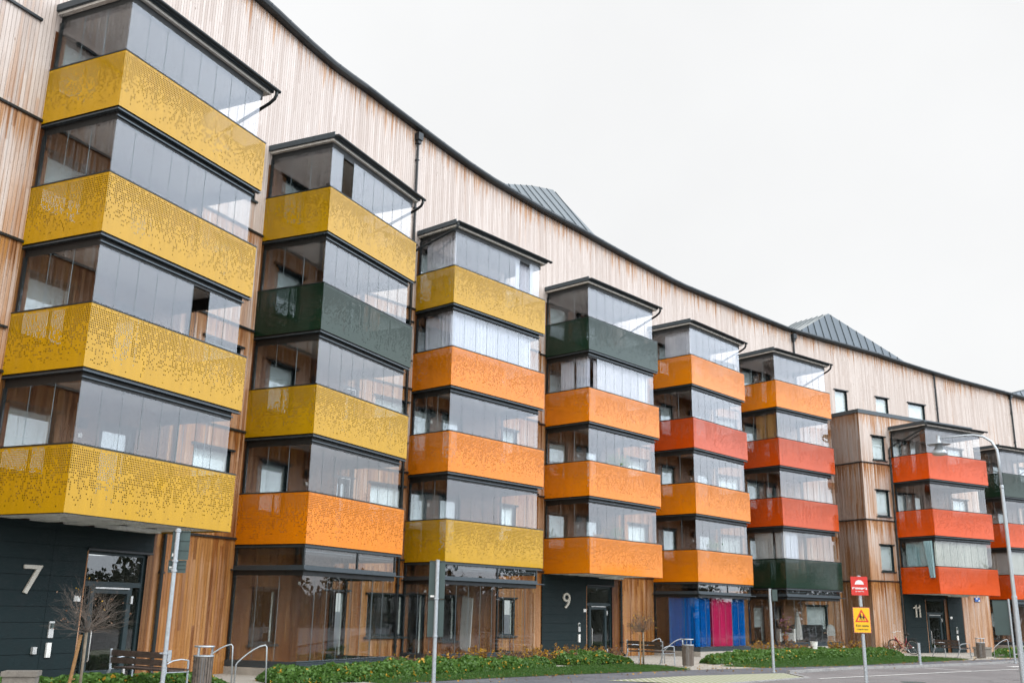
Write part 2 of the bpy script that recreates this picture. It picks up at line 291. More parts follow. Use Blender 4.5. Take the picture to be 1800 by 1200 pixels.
# ------------------------------------------------------------------ the plan: balcony stacks (front-left corner x,y, yaw, width, depth, bottom z, colours bottom->top)
S={1:(-8.575,19.217,65.552,4.872,2.32,1.72,'yyyy'),2:(-5.271,26.122,64.973,4.861,2.31,1.647,'oygy'),3:(-2.028,32.333,49.709,5.066,1.886,1.554,'yooy'),
   4:(3.071,37.983,48.384,4.973,2.28,1.487,'ooog'),5:(8.158,43.383,48.456,4.895,2.30,1.421,'ooro'),6:(13.141,47.803,39.445,4.736,2.30,1.357,'grro'),
   7:(21.815,51.179,30.462,4.889,2.279,1.297,'vvv'),8:(28.792,57.526,30.462,4.889,2.279,1.222,'vvg')}
GZ=-1.65; FH=2.9; HP=1.3335
CN={'y':'yellow','o':'orange','r':'red','v':'verm','g':'green'}
CL={'y':'yellow','o':'orange','r':'red','v':'vermilion','g':'dark green'}
def ax(k):
    a=R(S[k][2]); return Vector((math.cos(a),math.sin(a),0)),Vector((-math.sin(a),math.cos(a),0))
def W(k,u,v,z=0):
    e,n=ax(k); return Vector((S[k][0],S[k][1],0))+e*u+n*v+Vector((0,0,z))
def CM(k,z=0): return Matrix.Translation(W(k,0,0,z))@Matrix.Rotation(R(S[k][2]),4,'Z')
def bk(k,u=0): return W(k,u,S[k][4])
def isect(p,d,q,e):
    den=d.x*e.y-d.y*e.x; t=((q.x-p.x)*e.y-(q.y-p.y)*e.x)/den; return p+d*t
e1=(bk(2)-bk(1)).normalized(); e6=ax(6)[0]; e8=ax(8)[0]
e3=(bk(4)-bk(3)).normalized(); P1=isect(bk(2),e1,bk(3),e3); PM=bk(4)-e3*.35; e5=(bk(5)-PM).normalized()
P2=isect(PM,e5,bk(6),e6); P3=isect(bk(6),e6,bk(8),e8); P0=bk(1)-e1*16; P4=bk(8)+e8*26
FAC=[(P0,P1),(P1,PM),(PM,P2),(P2,P3),(P3,P4)]; NF=5; fdir=[(b-a).normalized() for a,b in FAC]
FOF={1:0,2:0,3:1,4:2,5:2,6:3,8:4}
def loc(k,u):   # facet under column k's wall coordinate u
    p=bk(k,u); best=None
    for i,(a,b) in enumerate(FAC):
        t=(p-a).dot(fdir[i]); L=(b-a).length; off=abs((p-a).dot(Vector((-fdir[i].y,fdir[i].x,0))))+max(0,-t,t-L)*2
        if best is None or off<best[0]: best=(off,i,t)
    return best[1],best[2]
def FM(i): 
    a,b=FAC[i]; d=(b-a).normalized(); return Matrix.Translation(a)@Matrix.Rotation(math.atan2(d.y,d.x),4,'Z')
def su(k,u):   # column frame u (on the wall) -> facet coordinate
    i=FOF[k]; return (bk(k,u)-FAC[i][0]).dot(fdir[i])
EAVE={0:[(-1,17.4),(16,17.55),(22.35,17.61),(23.26,17.58),(24.0,17.53),(25.01,17.48),(26.27,17.46),(27.25,17.52),(28.17,17.60),(29,17.6)],
 1:[(0,17.60),(1.21,17.40),(2.38,17.22),(3.18,17.10),(4.25,16.94),(5.58,16.76),(6.96,16.63),(8.42,16.57),(10.41,16.48)],
 2:[(0,16.48),(1.09,16.42),(2.67,16.33),(4.32,16.20),(6.07,16.08),(7.91,15.98),(9.85,15.88)],
 3:[(0,15.88),(.85,15.79),(2.6,15.68),(4.43,15.58),(5.37,15.50),(7.85,15.36)],
 4:[(0,15.36),(1.24,15.18),(2.37,15.10),(3.88,15.01),(5.71,14.92),(8.56,14.77),(9.54,14.67),(12.57,14.43),(15.76,14.22),(19.12,14.08),(22.67,13.92),(28,13.8),(42,14.2)]}
def eave(i,s):
    E=EAVE[i]
    for (a,x),(b,y) in zip(E,E[1:]):
        if s<=b: return x+(y-x)*max(0,(s-a))/(b-a) if b>a else x
    return E[-1][1]

bld=empty('apartment_building',W(1,0,0,GZ),0,'long cedar clad apartment block with stacked yellow, orange, red and green glazed balconies','building')
BI=Matrix.Translation(-Vector(bld.location))
def part(mb,name,mats,mat,parent=bld,**k):
    o=mb.build(name,mats,parent,**k)
    if parent is bld: o.matrix_basis=BI@mat
    else: o.matrix_basis=mat
    return o
# ------------------------------------------------------------------ openings (windows, doors) on wall frames; frame = ('F',i) facet or 'V' the stepped-out volume (column 7 frame)
OPEN={0:[],1:[],2:[],3:[],4:[],'V':[]}
def WM(k,u=None):
    if k==7: return CM(7)@Matrix.Translation((0,S[7][4],0))
    i,t=loc(k,1.0 if u is None else u); d=fdir[i]; p=FAC[i][0]+d*(t-(1.0 if u is None else u)); return Matrix.Translation(p)@Matrix.Rotation(math.atan2(d.y,d.x),4,'Z')
def vm(): return Matrix.Translation(bk(7))@Matrix.Rotation(R(S[7][2]),4,'Z')
def wall_mat(fr): return vm() if fr=='V' else FM(fr)
def window(fr,u0,u1,z0,z1,kind='blind',name='window',sill=True,head=True,depth=.11,flip=False):
    OPEN[fr].append((u0,u1,z0,z1)); mt=wall_mat(fr)@Matrix.Translation((u0,0,z0)); w,h=u1-u0,z1-z0
    f=.055; m=MB(); y0,y1=depth-.03,depth+.04
    m.box(0,f,y0,y1,0,h); m.box(w-f,w,y0,y1,0,h); m.box(f,w-f,y0,y1,h-f,h); m.box(f,w-f,y0,y1,0,f+.01)
    if kind=='door': m.box(f,f+.09,y0-.01,y1-.01,f,h-f); m.box(w-f-.09,w-f,y0-.01,y1-.01,f,h-f); m.box(f+.09,w-f-.09,y0-.01,y1-.01,f,f+.16); m.box(f+.09,w-f-.09,y0-.01,y1-.01,h-f-.1,h-f)
    o=part(m,name,'frame',mt)
    MB().box(f,w-f,depth,depth+.012,f,h-f).build('pane','wglass',o)
    if kind in('blind','door','half'):
        zt=f if kind!='half' else h*.45
        MB().box(f+.071,w-f-.071,depth+.05,depth+.06,zt+.012,h-f).build('blind','blind',o)
    if kind!='door':
        for a in (f,w-f-.07): MB().box(a,a+.07,depth+.02,depth+.035,f,h-f).build('inner_jamb','white',o)
    MB().box(-.02,w+.02,depth+.42,depth+.44,0,h).build('room_backing','room' if kind!='half' else 'roomlit',o)
    if head: MB().box(-.10,w+.10,-.07,.02,h,h+.05).build('head_flashing','dark',o)
    if sill: MB().box(-.08,w+.08,-.08,depth-.03,-.06,-.004).build('sill','frame',o)
    return o
def kwin(k,u0,u1,z0,z1,*a,**kw):
    if k==7: return window('V',u0,u1,z0,z1,*a,**kw)
    i,t=loc(k,(u0+u1)/2); h=(u1-u0)/2
    return window(i,t-h,t+h,z0,z1,*a,**kw)
# windows behind and between the balconies: per stack (window, door, gap window) u ranges
BW={1:((.3,1.5),(2.72,3.8),(5.78,7.2)),2:((.84,2.0),(4.12,5.1),(6.0,7.5)),3:((.22,1.0),(1.6,2.75),(4.95,5.9)),4:((.31,1.48),(2.67,3.7),(5.62,7.1)),
    5:((.9,2.0),(3.6,4.7),(5.25,6.9)),6:((.42,1.37),(1.95,2.8),(4.85,6.0)),7:((.12,.92),(1.62,2.42),(4.9,6.2)),8:((.4,1.4),(2.6,3.6),(5.2,6.4))}
for k in S:
    zb=S[k][5]; nl=len(S[k][6]); (a,b),(c,d),(e_,f_)=BW[k]
    for l in range(nl):
        z=zb+l*FH
        kwin(k,a,b,z+(.95 if k not in(3,7) else .35),z+2.36,'blind' if (k,l) not in((4,1),(3,0)) else 'half',sill=True)
        kwin(k,c,d,z+.26,z+2.38,'door',name='balcony_door',sill=False)
        if f_>e_+.3 and not (k==6): kwin(k,e_,f_,z+1.0,z+2.36,'blind' if (k+l)%4 else 'half')
for u0,u1 in ((-11.06,-10.09),(-7.69,-6.66),(-4.87,-3.4)): kwin(8,u0,u1,10.95,12.34)
for z0,z1 in ((8.22,9.5),(5.24,6.6),(2.40,3.74)): kwin(7,-1.44,-.46,z0,z1)
# ground floor rooms
kwin(2,.86,2.0,-.95,.52,'dark'); kwin(2,4.12,5.2,-1.44,.55,'dark',name='balcony_door',sill=False); kwin(2,6.13,7.8,-.80,.50,'dark')
kwin(3,.3,1.1,-1.40,.55,'dark',name='balcony_door',sill=False); kwin(3,1.75,2.7,-.95,.52,'dark'); kwin(3,5.0,5.95,-.82,.50,'dark')
kwin(6,.45,1.3,-1.3,.5,'half',name='balcony_door',sill=False); kwin(6,1.9,2.7,-1.3,.5,'dark',name='balcony_door',sill=False); kwin(6,4.55,6.05,-.62,.62,'blind')
kwin(8,.6,1.7,-1.0,.5,'half'); kwin(8,2.6,3.6,-1.4,.5,'dark',sill=False)

# ------------------------------------------------------------------ facade walls
L2=(P2-PM).length; r5=(bk(5,4.85)-P2).dot(fdir[3])
SH={0:[(su(1,.0),su(1,4.85)),(su(2,0),28.17)],1:[(su(3,0),su(3,5.0))],2:[(su(4,0),su(4,4.95)),(su(5,0),L2)],3:[(0,r5),(su(6,0),su(6,4.6))],4:[(su(8,0),su(8,4.85))],'V':[(0,4.85)]}
SHTOP={0:13.0,1:12.9,2:12.8,3:12.6,4:9.6,'V':9.9}
BANDS={0:[S[1][5]+.07+FH*i for i in range(0,4)],1:[S[3][5]+.07+FH*i for i in range(0,4)],2:[S[4][5]+.07+FH*i for i in range(0,4)],3:[S[6][5]+.07+FH*i for i in range(0,4)],4:[S[8][5]+.07+FH*i for i in range(0,4)],'V':[1.90,5.02,8.02]}
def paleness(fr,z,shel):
    if shel: return -.12  # sheltered boards: value below zero also paints in the balcony shade
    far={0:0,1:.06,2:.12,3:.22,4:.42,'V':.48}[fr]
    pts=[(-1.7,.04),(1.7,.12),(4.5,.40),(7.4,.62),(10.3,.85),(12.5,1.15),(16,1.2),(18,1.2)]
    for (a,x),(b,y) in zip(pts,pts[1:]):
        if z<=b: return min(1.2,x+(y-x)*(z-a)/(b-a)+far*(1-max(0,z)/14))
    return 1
def build_wall(fr,s0,s1,z0,ztop,name,label=None,off=0.0,skip_u=()):
    ops=[o for o in OPEN[fr]]; us={s0,s1}; zs={z0}
    for a,b,c,d in ops: us|={a,b}; zs|={c,d}
    for a,b in SH[fr]: us|={a,b}
    bands=BANDS[fr]; zs|=set(bands)|{12.0}
    if callable(ztop):
        us|={s for s,_ in EAVE[fr] if s0<s<s1}; low=min(z for _,z in EAVE[fr])-.3
        zs|={low}
    else: low=None; zs|={ztop}
    # limit the step of the sheet so that weathering blends smoothly
    us=sorted(u for u in us if s0<=u<=s1); zs=sorted(z for z in zs if z0<=z<=(low if low else ztop)); 
    m=MB(); T=.11
    def wz(u,z,sh,top):
        dd=9
        for b in bands:
            if z<=b+1e-6: dd=min(dd,b-z) 
        if z>max(bands): dd=top-z if top-z<4 else 4
        return (paleness(fr,z,sh),min(dd,9))
    def cell(a,b,za,zb_,ta=None,tb=None):
        mid=(a+b)/2; topa=ztop(mid) if callable(ztop) else ztop
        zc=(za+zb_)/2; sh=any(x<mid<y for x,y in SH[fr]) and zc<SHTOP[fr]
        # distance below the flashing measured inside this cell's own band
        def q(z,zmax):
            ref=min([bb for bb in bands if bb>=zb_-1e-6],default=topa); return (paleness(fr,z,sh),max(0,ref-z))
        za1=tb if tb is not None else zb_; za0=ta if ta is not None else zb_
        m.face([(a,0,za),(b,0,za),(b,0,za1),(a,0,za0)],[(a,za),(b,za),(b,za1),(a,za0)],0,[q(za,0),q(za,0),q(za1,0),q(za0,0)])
    for a,b in zip(us,us[1:]):
        if b-a<1e-5: continue
        for c,d in zip(zs,zs[1:]):
            if d-c<1e-5: continue
            mu,mz=(a+b)/2,(c+d)/2
            if any(x<mu<y and p<mz<q for x,y,p,q in ops): continue
            nz=max(1,int((d-c)/.9)); 
            for i in range(nz): cell(a,b,c+(d-c)*i/nz,c+(d-c)*(i+1)/nz)
        if callable(ztop):
            n=3
            for i in range(n):
                f0,f1=i/n,(i+1)/n; ta,tb=ztop(a)-low,ztop(b)-low
                m.face([(a,0,low+ta*f0),(b,0,low+tb*f0),(b,0,low+tb*f1),(a,0,low+ta*f1)],[(a,low+ta*f0),(b,low+tb*f0),(b,low+tb*f1),(a,low+ta*f1)],0,[(paleness(fr,low+ta*f0,False),ta*(1-f0)),(paleness(fr,low+tb*f0,False),tb*(1-f0)),(paleness(fr,low+tb*f1,False),tb*(1-f1)),(paleness(fr,low+ta*f1,False),ta*(1-f1))])
    for a,b,c,d in ops:   # reveals
        if a<s0-1e-6 or b>s1+1e-6: continue
        sh=(.1,9)
        for pts in ([(a,0,c),(a,T,c),(a,T,d),(a,0,d)],[(b,0,d),(b,T,d),(b,T,c),(b,0,c)],[(a,0,d),(a,T,d),(b,T,d),(b,0,d)],[(a,0,c),(b,0,c),(b,T,c),(a,T,c)]):
            m.face(pts,[(p[1],p[2]) for p in pts],1,[sh]*4)
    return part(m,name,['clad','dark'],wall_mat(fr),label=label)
for i in range(NF):
    L=(FAC[i][1]-FAC[i][0]).length
    build_wall(i,0,L,GZ-.15,(lambda s,i=i:eave(i,s)),'facade_wall')
build_wall('V',-2.37,7.25,GZ-.15,10.67,'stepped_out_wall')
# back and roof of the block so that it is a closed volume
m=MB(); 
for i in range(NF):
    a,b=FAC[i]; n=Vector((-fdir[i].y,fdir[i].x,0))*12; L=(b-a).length
    z0,z1=eave(i,0),eave(i,L); Q=sorted({0,L}|{x for x,_ in EAVE[i] if 0<x<L})
    for p_,q_ in zip(Q,Q[1:]):
        v=[a+fdir[i]*t+n*k_+Vector((0,0,eave(i,t)+.12-.0*k_)) for t,k_ in ((p_,0),(q_,0),(q_,1),(p_,1))]; m.face(v,[(p_,0),(q_,0),(q_,12),(p_,12)])
    m.face([a+n+Vector((0,0,GZ)),b+n+Vector((0,0,GZ)),b+n+Vector((0,0,z1)),a+n+Vector((0,0,z0))],[(0,0),(L,0),(L,18),(0,18)])
n0=Vector((-fdir[0].y,fdir[0].x,0))*12; n3=Vector((-fdir[4].y,fdir[4].x,0))*12
m.face([P0,P0+n0,P0+n0+Vector((0,0,17.5)),P0+Vector((0,0,17.5))]); m.face([P4,P4+n3,P4+n3+Vector((0,0,14)),P4+Vector((0,0,14))])
part(m,'roof','roof',Matrix())
# stepped-out volume: sides, cap
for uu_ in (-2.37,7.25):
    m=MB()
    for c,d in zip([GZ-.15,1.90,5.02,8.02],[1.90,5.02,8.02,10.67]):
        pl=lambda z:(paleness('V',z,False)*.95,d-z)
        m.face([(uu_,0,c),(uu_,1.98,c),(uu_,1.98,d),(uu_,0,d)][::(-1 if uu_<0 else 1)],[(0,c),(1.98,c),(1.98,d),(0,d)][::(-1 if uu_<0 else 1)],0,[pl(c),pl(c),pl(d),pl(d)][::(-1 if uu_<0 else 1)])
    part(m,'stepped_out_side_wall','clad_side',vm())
m=MB(); m.box(-2.42,7.30,-.05,1.98,10.66,10.86); part(m,'parapet_cap','dark2',vm())
m=MB()
for z in (1.90,5.02,8.02):
    m=MB(); m.box(-2.415,-.03,-.045,.0,z-.03,z+.03); m.box(-2.415,-2.37,.0,1.96,z-.03,z+.03); part(m,'band_flashing','dark',vm())
    m=MB(); m.box(4.9,7.25,-.045,0,z-.03,z+.03); part(m,'band_flashing','dark',vm())
# horizontal flashings between stacks
for i in (0,1,2,3):
    m=MB(); L=(FAC[i][1]-FAC[i][0]).length; cuts=[0]+[x for p in SH[i] for x in p]+[L]
    for a,b in zip(cuts[::2],cuts[1::2]):
        if b-a>.3:
            for z in BANDS[i]: part(MB().box(a+.002,b-.002,-.05,0,z-.025,z+.03),'band_flashing','dark',FM(i))
    if i==0:
        for a,b,c,d in ((-3.2,-.4,12.80,12.86),(-3.2,-.07,5.61,5.66)): part(MB().box(su(1,a),su(1,b),-.06,0,c,d),'band_flashing','dark',FM(i))
# eaves: soffit + fascia gutter
for i in range(NF):
    m=MB(); L=(FAC[i][1]-FAC[i][0]).length; ss=sorted({s for s,_ in EAVE[i] if 0<=s<=L}|{0,L}|set(np.arange(0,L,1.0).tolist()))
    for a,b in zip(ss,ss[1:]):
        za,zb_=eave(i,a),eave(i,b); O=-.24
        prof=[(0.02,0),(O+.06,0),(O,.02),(O-.03,.10),(O-.02,.17),(0.1,.27)]
        for (y0,h0),(y1,h1) in zip(prof,prof[1:]): m.face([(a,y0,za+h0),(a,y1,za+h1),(b,y1,zb_+h1),(b,y0,zb_+h0)])
    for s in np.arange(.4,L,.9): z=eave(i,s); m.box(s-.012,s+.012,-.275,-.2,z+.075,z+.17,1)
    part(m,'eave_gutter',['dark','dark2'],FM(i))
# roof gables of seamed metal
def gable(fi,front,ridge,label,seam=.62,mats=('roof','roofl','dark2')):
    """front: (s, off, z) outline from left foot over the apex to the right foot; ridge: far end of the ridge"""
    m=MB(); F=[Vector((a,b,c)) for a,b,c in front]; ap=max(range(len(F)),key=lambda q:F[q].z); Rg=Vector(ridge); A,B=F[0],F[-1]
    def lerp_top(x):
        for p,q in zip(F,F[1:]):
            if p.x<=x<=q.x and q.x>p.x: return p+(q-p)*((x-p.x)/(q.x-p.x))
        return F[-1]
    xs=sorted({p.x for p in F}|set(np.arange(A.x+.4,B.x-.2,seam).tolist())); bt=lambda x:Vector((x,A.y,A.z+(B.z-A.z)*(x-A.x)/(B.x-A.x)))
    for p_,q_ in zip(xs,xs[1:]): m.face([bt(p_),bt(q_),lerp_top(q_),lerp_top(p_)],[(p_,0),(q_,0),(q_,1),(p_,1)],0)
    A2=Vector((A.x,Rg.y,A.z)); B2=Vector((B.x,Rg.y,B.z))
    m.face([A,A2,Rg]+F[1:ap+1][::-1],[(0,0)]*(ap+3),1); m.face([F[ap],Rg,B2,B],[(0,0)]*4,1); m.face([A2,B2,Rg],[(0,0)]*3,0)
    def lerp_top(x):
        for p,q in zip(F,F[1:]):
            if p.x<=x<=q.x: return p+(q-p)*((x-p.x)/(q.x-p.x))
        return F[-1]
    x=A.x+.4
    while x<B.x-.2:
        t=lerp_top(x); f=(x-A.x)/(B.x-A.x); b=A+(B-A)*f; b.y=A.y
        if (t-b).length>.12: m.bar(b+Vector((0,-.015,.015)),t+Vector((0,-.015,.0)),.035,.035,2)
        x+=seam
    for k_ in range(1,7):
        f=k_/7; p=A+(A2-A)*f; q=F[ap]+(Rg-F[ap])*f; m.bar(p+Vector((0,0,.02)),q+Vector((0,0,.02)),.04,.05,2)
    part(m,'roof_gable',list(mats),FM(fi),label=label)
gable(2,[(-2.8,.35,16.75),(-2.55,.36,17.1),(1.92,2.3,19.10),(4.05,2.8,19.75),(4.75,.35,16.60)],(3.9,8,19.5),'long low pale seamed metal gable above the gap between the third and fourth balcony stacks',.72,('roofm','roofl','dark2'))
gable(4,[(2.6,.35,15.1),(2.77,.35,15.51),(5.93,1.0,17.22),(12.3,.35,14.75)],(6.6,4.5,17.55),'pointed seamed metal gable above the wall left of entrance 11')
gable(4,[(21.2,.35,14.05),(25,.9,15.15),(31,.35,13.9)],(25.2,2.2,15.15),'seamed metal gable at the far right end',.62,('roof','roof','dark2'))

# ------------------------------------------------------------------ balconies
BG='glazed balconies stacked up the facade'
OPENP={(1,1):(5,),(2,3):(1,),(3,3):(6,),(4,2):(0,),(6,0):(),}
ORD=['bottom','second from bottom','third from bottom','top','top']
def panes(m,u0,u1,v,z0,z1,n,axis='u',skip=(),mi=0):
    w=(u1-u0)/n
    for i in range(n):
        if i in skip: continue
        a,b=u0+i*w+.003,u0+(i+1)*w-.003
        if axis=='u': m.box(a,b,v,v+.010,z0,z1,mi)
        else: m.box(v,v+.010,a,b,z0,z1,mi)
    for i in range(1,n):
        if i in skip or i-1 in skip: pass
        c=u0+i*w
        if axis=='u': m.box(c-.003,c+.003,v-.001,v+.011,z0,z1,1)
        else: m.box(v-.001,v+.011,c-.003,c+.003,z0,z1,1)
def balcony(k,l):
    x,y,yaw,Wd,D,zb,cols=S[k]; z=zb+l*FH; c=cols[l]; entr=(k in(1,4,7) and l==0)
    pm='perf_'+CN[c]; lab=f"{CL[c]} perforated balcony"
    # slab with its dark fascia
    m=MB(); m.box(.04,Wd-.04,.04,D+.12,.03,.238,4 if entr else 0); m.box(.041,Wd-.041,.041,D+.119,.238,.241,3)
    if entr:
        for i in range(5): m.box(.25+i*(Wd-.5)/5,.25+(i+.55)*(Wd-.5)/5,.35,D-.1,-.01,.03,4)
        m.box(.02,Wd-.02,.012,.06,-.015,.03,1); m.box(.012,.06,.06,D,-.015,.03,1)
        m.box(2.6,3.9,1.2,1.5,-.09,-.012,2)
    o=part(m,'balcony',['ceiling','dark','white','deck','soffitw'],CM(k,z),label=lab)
    # perforated sheets (uv in metres, shifted so no two sheets share a pattern)
    du,sh=k*7.05+l*1.7,0; q=round(du/.047)*.047
    def sheet(name,p0,p1,nrm,uo):
        mm=MB(); p0,p1=Vector(p0),Vector(p1); Ln=(p1-p0).length; nv=Vector(nrm)*.004; Z=Vector((0,0,HP))
        for s_ in (0,1):
            o_=nv*s_; pts=[p0+o_,p1+o_,p1+o_+Z,p0+o_+Z]; uvs=[(uo,0),(uo+Ln,0),(uo+Ln,HP),(uo,HP)]
            if s_==0: mm.face(pts,uvs)
            else: mm.face(pts[::-1],uvs[::-1])
        mm.box(min(p0.x,p1.x),max(p0.x,p1.x)+(.004 if p0.x==p1.x else 0),min(p0.y,p1.y),max(p0.y,p1.y)+(.004 if p0.y==p1.y else 0),-.002,0); 
        for f in range(len(mm.uv)-6,len(mm.uv)): mm.uv[f]=[(0,.01)]*4
        mm.build(name,pm,o)
    sheet('front_panel',(0,0,0),(Wd,0,0),(0,1,0),q); sheet('side_panel',(0,D,0),(0,.004,0),(1,0,0),q+30*.047*4); sheet('side_panel',(Wd-.004,.004,0),(Wd-.004,D,0),(-1,0,0),q+90*.047)
    # top rail and corner trims
    m=MB(); m.box(-.012,Wd+.01,-.012,.05,HP,HP+.032); m.box(-.012,.05,.05,D,HP,HP+.032); m.box(Wd-.05,Wd+.01,.05,D,HP,HP+.032); m.build('top_rail','dark',o)
    # inner posts carrying the sheets
    m=MB()
    for i in range(5):
        u_=.08+i*(Wd-.2)/4; m.box(u_,u_+.04,.03,.07,.24,HP)
    m.box(.02,.06,D-.12,D-.08,.24,HP); m.box(.02,.06,D*.5,D*.5+.04,.24,HP); m.build('railing_post','dark',o)
    # fascia beam and drip ledge under the slab
    if not entr:
        m=MB(); m.box(.11,Wd-.22,.11,.20,-.27,.028,0); m.box(.11,.20,.20,D,-.27,.028,0); m.box(Wd-.31,Wd-.22,.20,D,-.27,.028,0)
        m.box(.0,Wd-.03,.0,.11,-.085,-.055,1); m.box(.0,.11,.11,D,-.085,-.055,1); m.box(.03,Wd-.06,.03,.11,-.055,.028,0); m.box(.03,.11,.11,D,-.055,.028,0)
        m.box(.07,Wd-.2,.07,.11,-.20,-.17,1)
        m.build('fascia_beam',['black','dark2'],o)
    # sliding glass above the parapet
    z0,z1=HP+.033,FH-.272; ge=('glass','edge')
    m=MB(); panes(m,.10,Wd-.25,.10,z0,z1,8,'u',OPENP.get((k,l),())); m.build('front_glass',ge,o)
    m=MB(); panes(m,.115,D-.09,.10,z0,z1,3,'v'); m.build('side_glass',ge,o)
    m=MB(); panes(m,.115,D-.09,Wd-.26,z0,z1,3,'v'); m.build('side_glass',ge,o)
    for a in (.07,Wd-.29): MB().box(a,a+.06,D-.085,D-.02,HP,z1).build('wall_post','dark',o)
    return o
def canopy(k):
    x,y,yaw,Wd,D,zb,cols=S[k]; z=zb+len(cols)*FH
    m=MB(); m.box(.11,Wd-.16,.11,.20,-.34,-.10,0); m.box(.11,.20,.20,D,-.34,-.10,0); m.box(Wd-.25,Wd-.16,.2,D,-.34,-.10,0)
    m.box(.20,Wd-.25,.20,D,-.16,-.10,2)
    m.box(-.0,Wd+.05,.02,D,-.10,-.035,1); m.box(-.05,Wd+.1,-.03,D,-.035,.05,3); m.box(-.07,-.05,-.06,D,-.03,.13,3); m.box(-.05,Wd+.1,-.02,D,.05,.09,3)
    o=part(m,'canopy',['black','strip','ceiling','dark2'],CM(k,z))
    # half-round gutter
    m=MB(); pr_=[(-.05+.065*math.cos(t)-.065,-.0+.065*math.sin(t)) for t in np.linspace(math.pi,2*math.pi,7)]
    for (a,b),(c,d) in zip(pr_,pr_[1:]): m.face([(-.02,a,b+.05),(Wd+.22,a,b+.05),(Wd+.22,c,d+.05),(-.02,c,d+.05)]); m.face([(-.02,a*.95,b+.055),(-.02,c*.95,d+.055),(Wd+.22,c*.95,d+.055),(Wd+.22,a*.95,b+.055)])
    m.box(Wd+.2,Wd+.22,-.18,-.05,-.015,.05); m.box(-.03,-.015,-.18,-.05,-.015,.05)
    m.build('gutter','dark',o)
    m=MB(); u=-.02 if k in(3,7) else Wd+.12
    ud={3:-.30,7:-.18}.get(k,Wd+.16)
    path=[(u,-.11,0),(u,-.11,-.10),(u,-.06,-.20),(u+(ud-u)*.3,.12,-.30),(ud,D-.15,-1.02 if k!=3 else -.75),(ud,D-.05,-1.12),(ud,D-.05,-1.5)]
    m.tube(path,.045,8); m.build('downpipe','dark',o,smooth=True)
for k in S:
    for l in range(len(S[k][6])): balcony(k,l)
    canopy(k)
# lamps and switches by the balcony doors
for k in S:
    c0=BW[k][1][0]
    for l in range(-1 if k in(2,3,6) else 0,len(S[k][6])):
        z=S[k][5]+l*FH; u=c0-.55 if k in(1,3,4) else c0-.45
        if k==2: u=2.9
        part(MB().box(u-.09,u+.09,-.13,-.003,z+2.15,z+2.38),'wall_lamp','black',WM(k,u)); part(MB().box(u-.05,u+.05,-.03,-.003,z+1.93,z+2.03),'wall_switch','white',WM(k,u))

# ------------------------------------------------------------------ glazed rooms on the ground
def groundroom(k):
    x,y,yaw,Wd,D,zb,_=S[k]; U1=Wd-.33; zl=1.0 if k in(2,3) else (.93 if k==5 else .98); zs=-1.30 if k in(2,3) else (-1.28 if k==5 else -1.12)
    o=part(MB().box(-.02,U1+.1,.0,D+.05,GZ-.1,zs-.165).box(.1,U1,.1,D+.05,zs-.165,zs-.15,1),'glazed_room',['concrete','deck'],CM(k))
    m=MB(); m.box(-.01,U1+.03,.01,.12,zs-.16,zs); m.box(-.01,.12,.12,D,zs-.16,zs); m.box(U1-.08,U1+.03,.12,D,zs-.16,zs)
    m.box(-.015,U1+.035,-.0,.01,zs-.05,zs-.035); m.box(-.015,U1+.035,.0,.01,zs-.10,zs-.085); m.box(-.02,U1+.05,-.01,.13,zs,zs+.018)
    m.build('sill_beam','dark2',o)
    m=MB(); m.box(.0,U1+.03,.0,.14,zl,zl+.10,0); m.box(.0,.14,.14,D,zl,zl+.10,0); m.box(-.10,U1+.28,-.12,.02,zl-.03,zl,0); m.box(-.10,.0,.0,D,zl-.03,zl,0); m.box(.03,U1,.03,.11,zl-.16,zl-.03,1); m.box(.03,.11,.11,D,zl-.16,zl-.03,1); m.box(U1-.06,U1+.02,.14,D,zl-.16,zl+.10,0)
    m.build('transom_beam',['dark2','dark'],o)
    m=MB(); zt=zb-.02
    for u_ in (.0,U1*.55,U1-.03): m.box(u_,u_+.055,.02,.08,zl+.10,zt)
    m.box(.02,.08,D-.08,D-.02,zs,zt); m.box(U1-.05,U1+.01,D-.08,D-.02,zs,zt)
    m.box(.055,U1-.03,.02,.07,zt-.09,zt); m.box(.02,.07,.08,D-.08,zt-.09,zt); m.build('mullion','dark',o)
    m=MB(); m.box(.055,U1*.55,.04,.05,zl+.10,zt-.09); m.box(U1*.55+.055,U1-.03,.04,.05,zl+.10,zt-.09); m.build('transom_glass','glass',o)
    MB().box(.04,.05,.09,D-.09,zl+.10,zt-.09).build('transom_glass','glass',o)
    m=MB(); panes(m,.06,U1,.06,zs+.018,zl-.16,8); m.build('front_glass',('glass','edge'),o)
    m=MB(); panes(m,.08,D-.09,.06,zs+.018,zl-.16,3,'v'); m.build('side_glass',('glass','edge'),o)
    m=MB(); panes(m,.08,D-.09,U1-.02,zs+.018,zl-.16,3,'v'); m.build('side_glass',('glass','edge'),o)
for k in (2,3,5,6,8): groundroom(k)

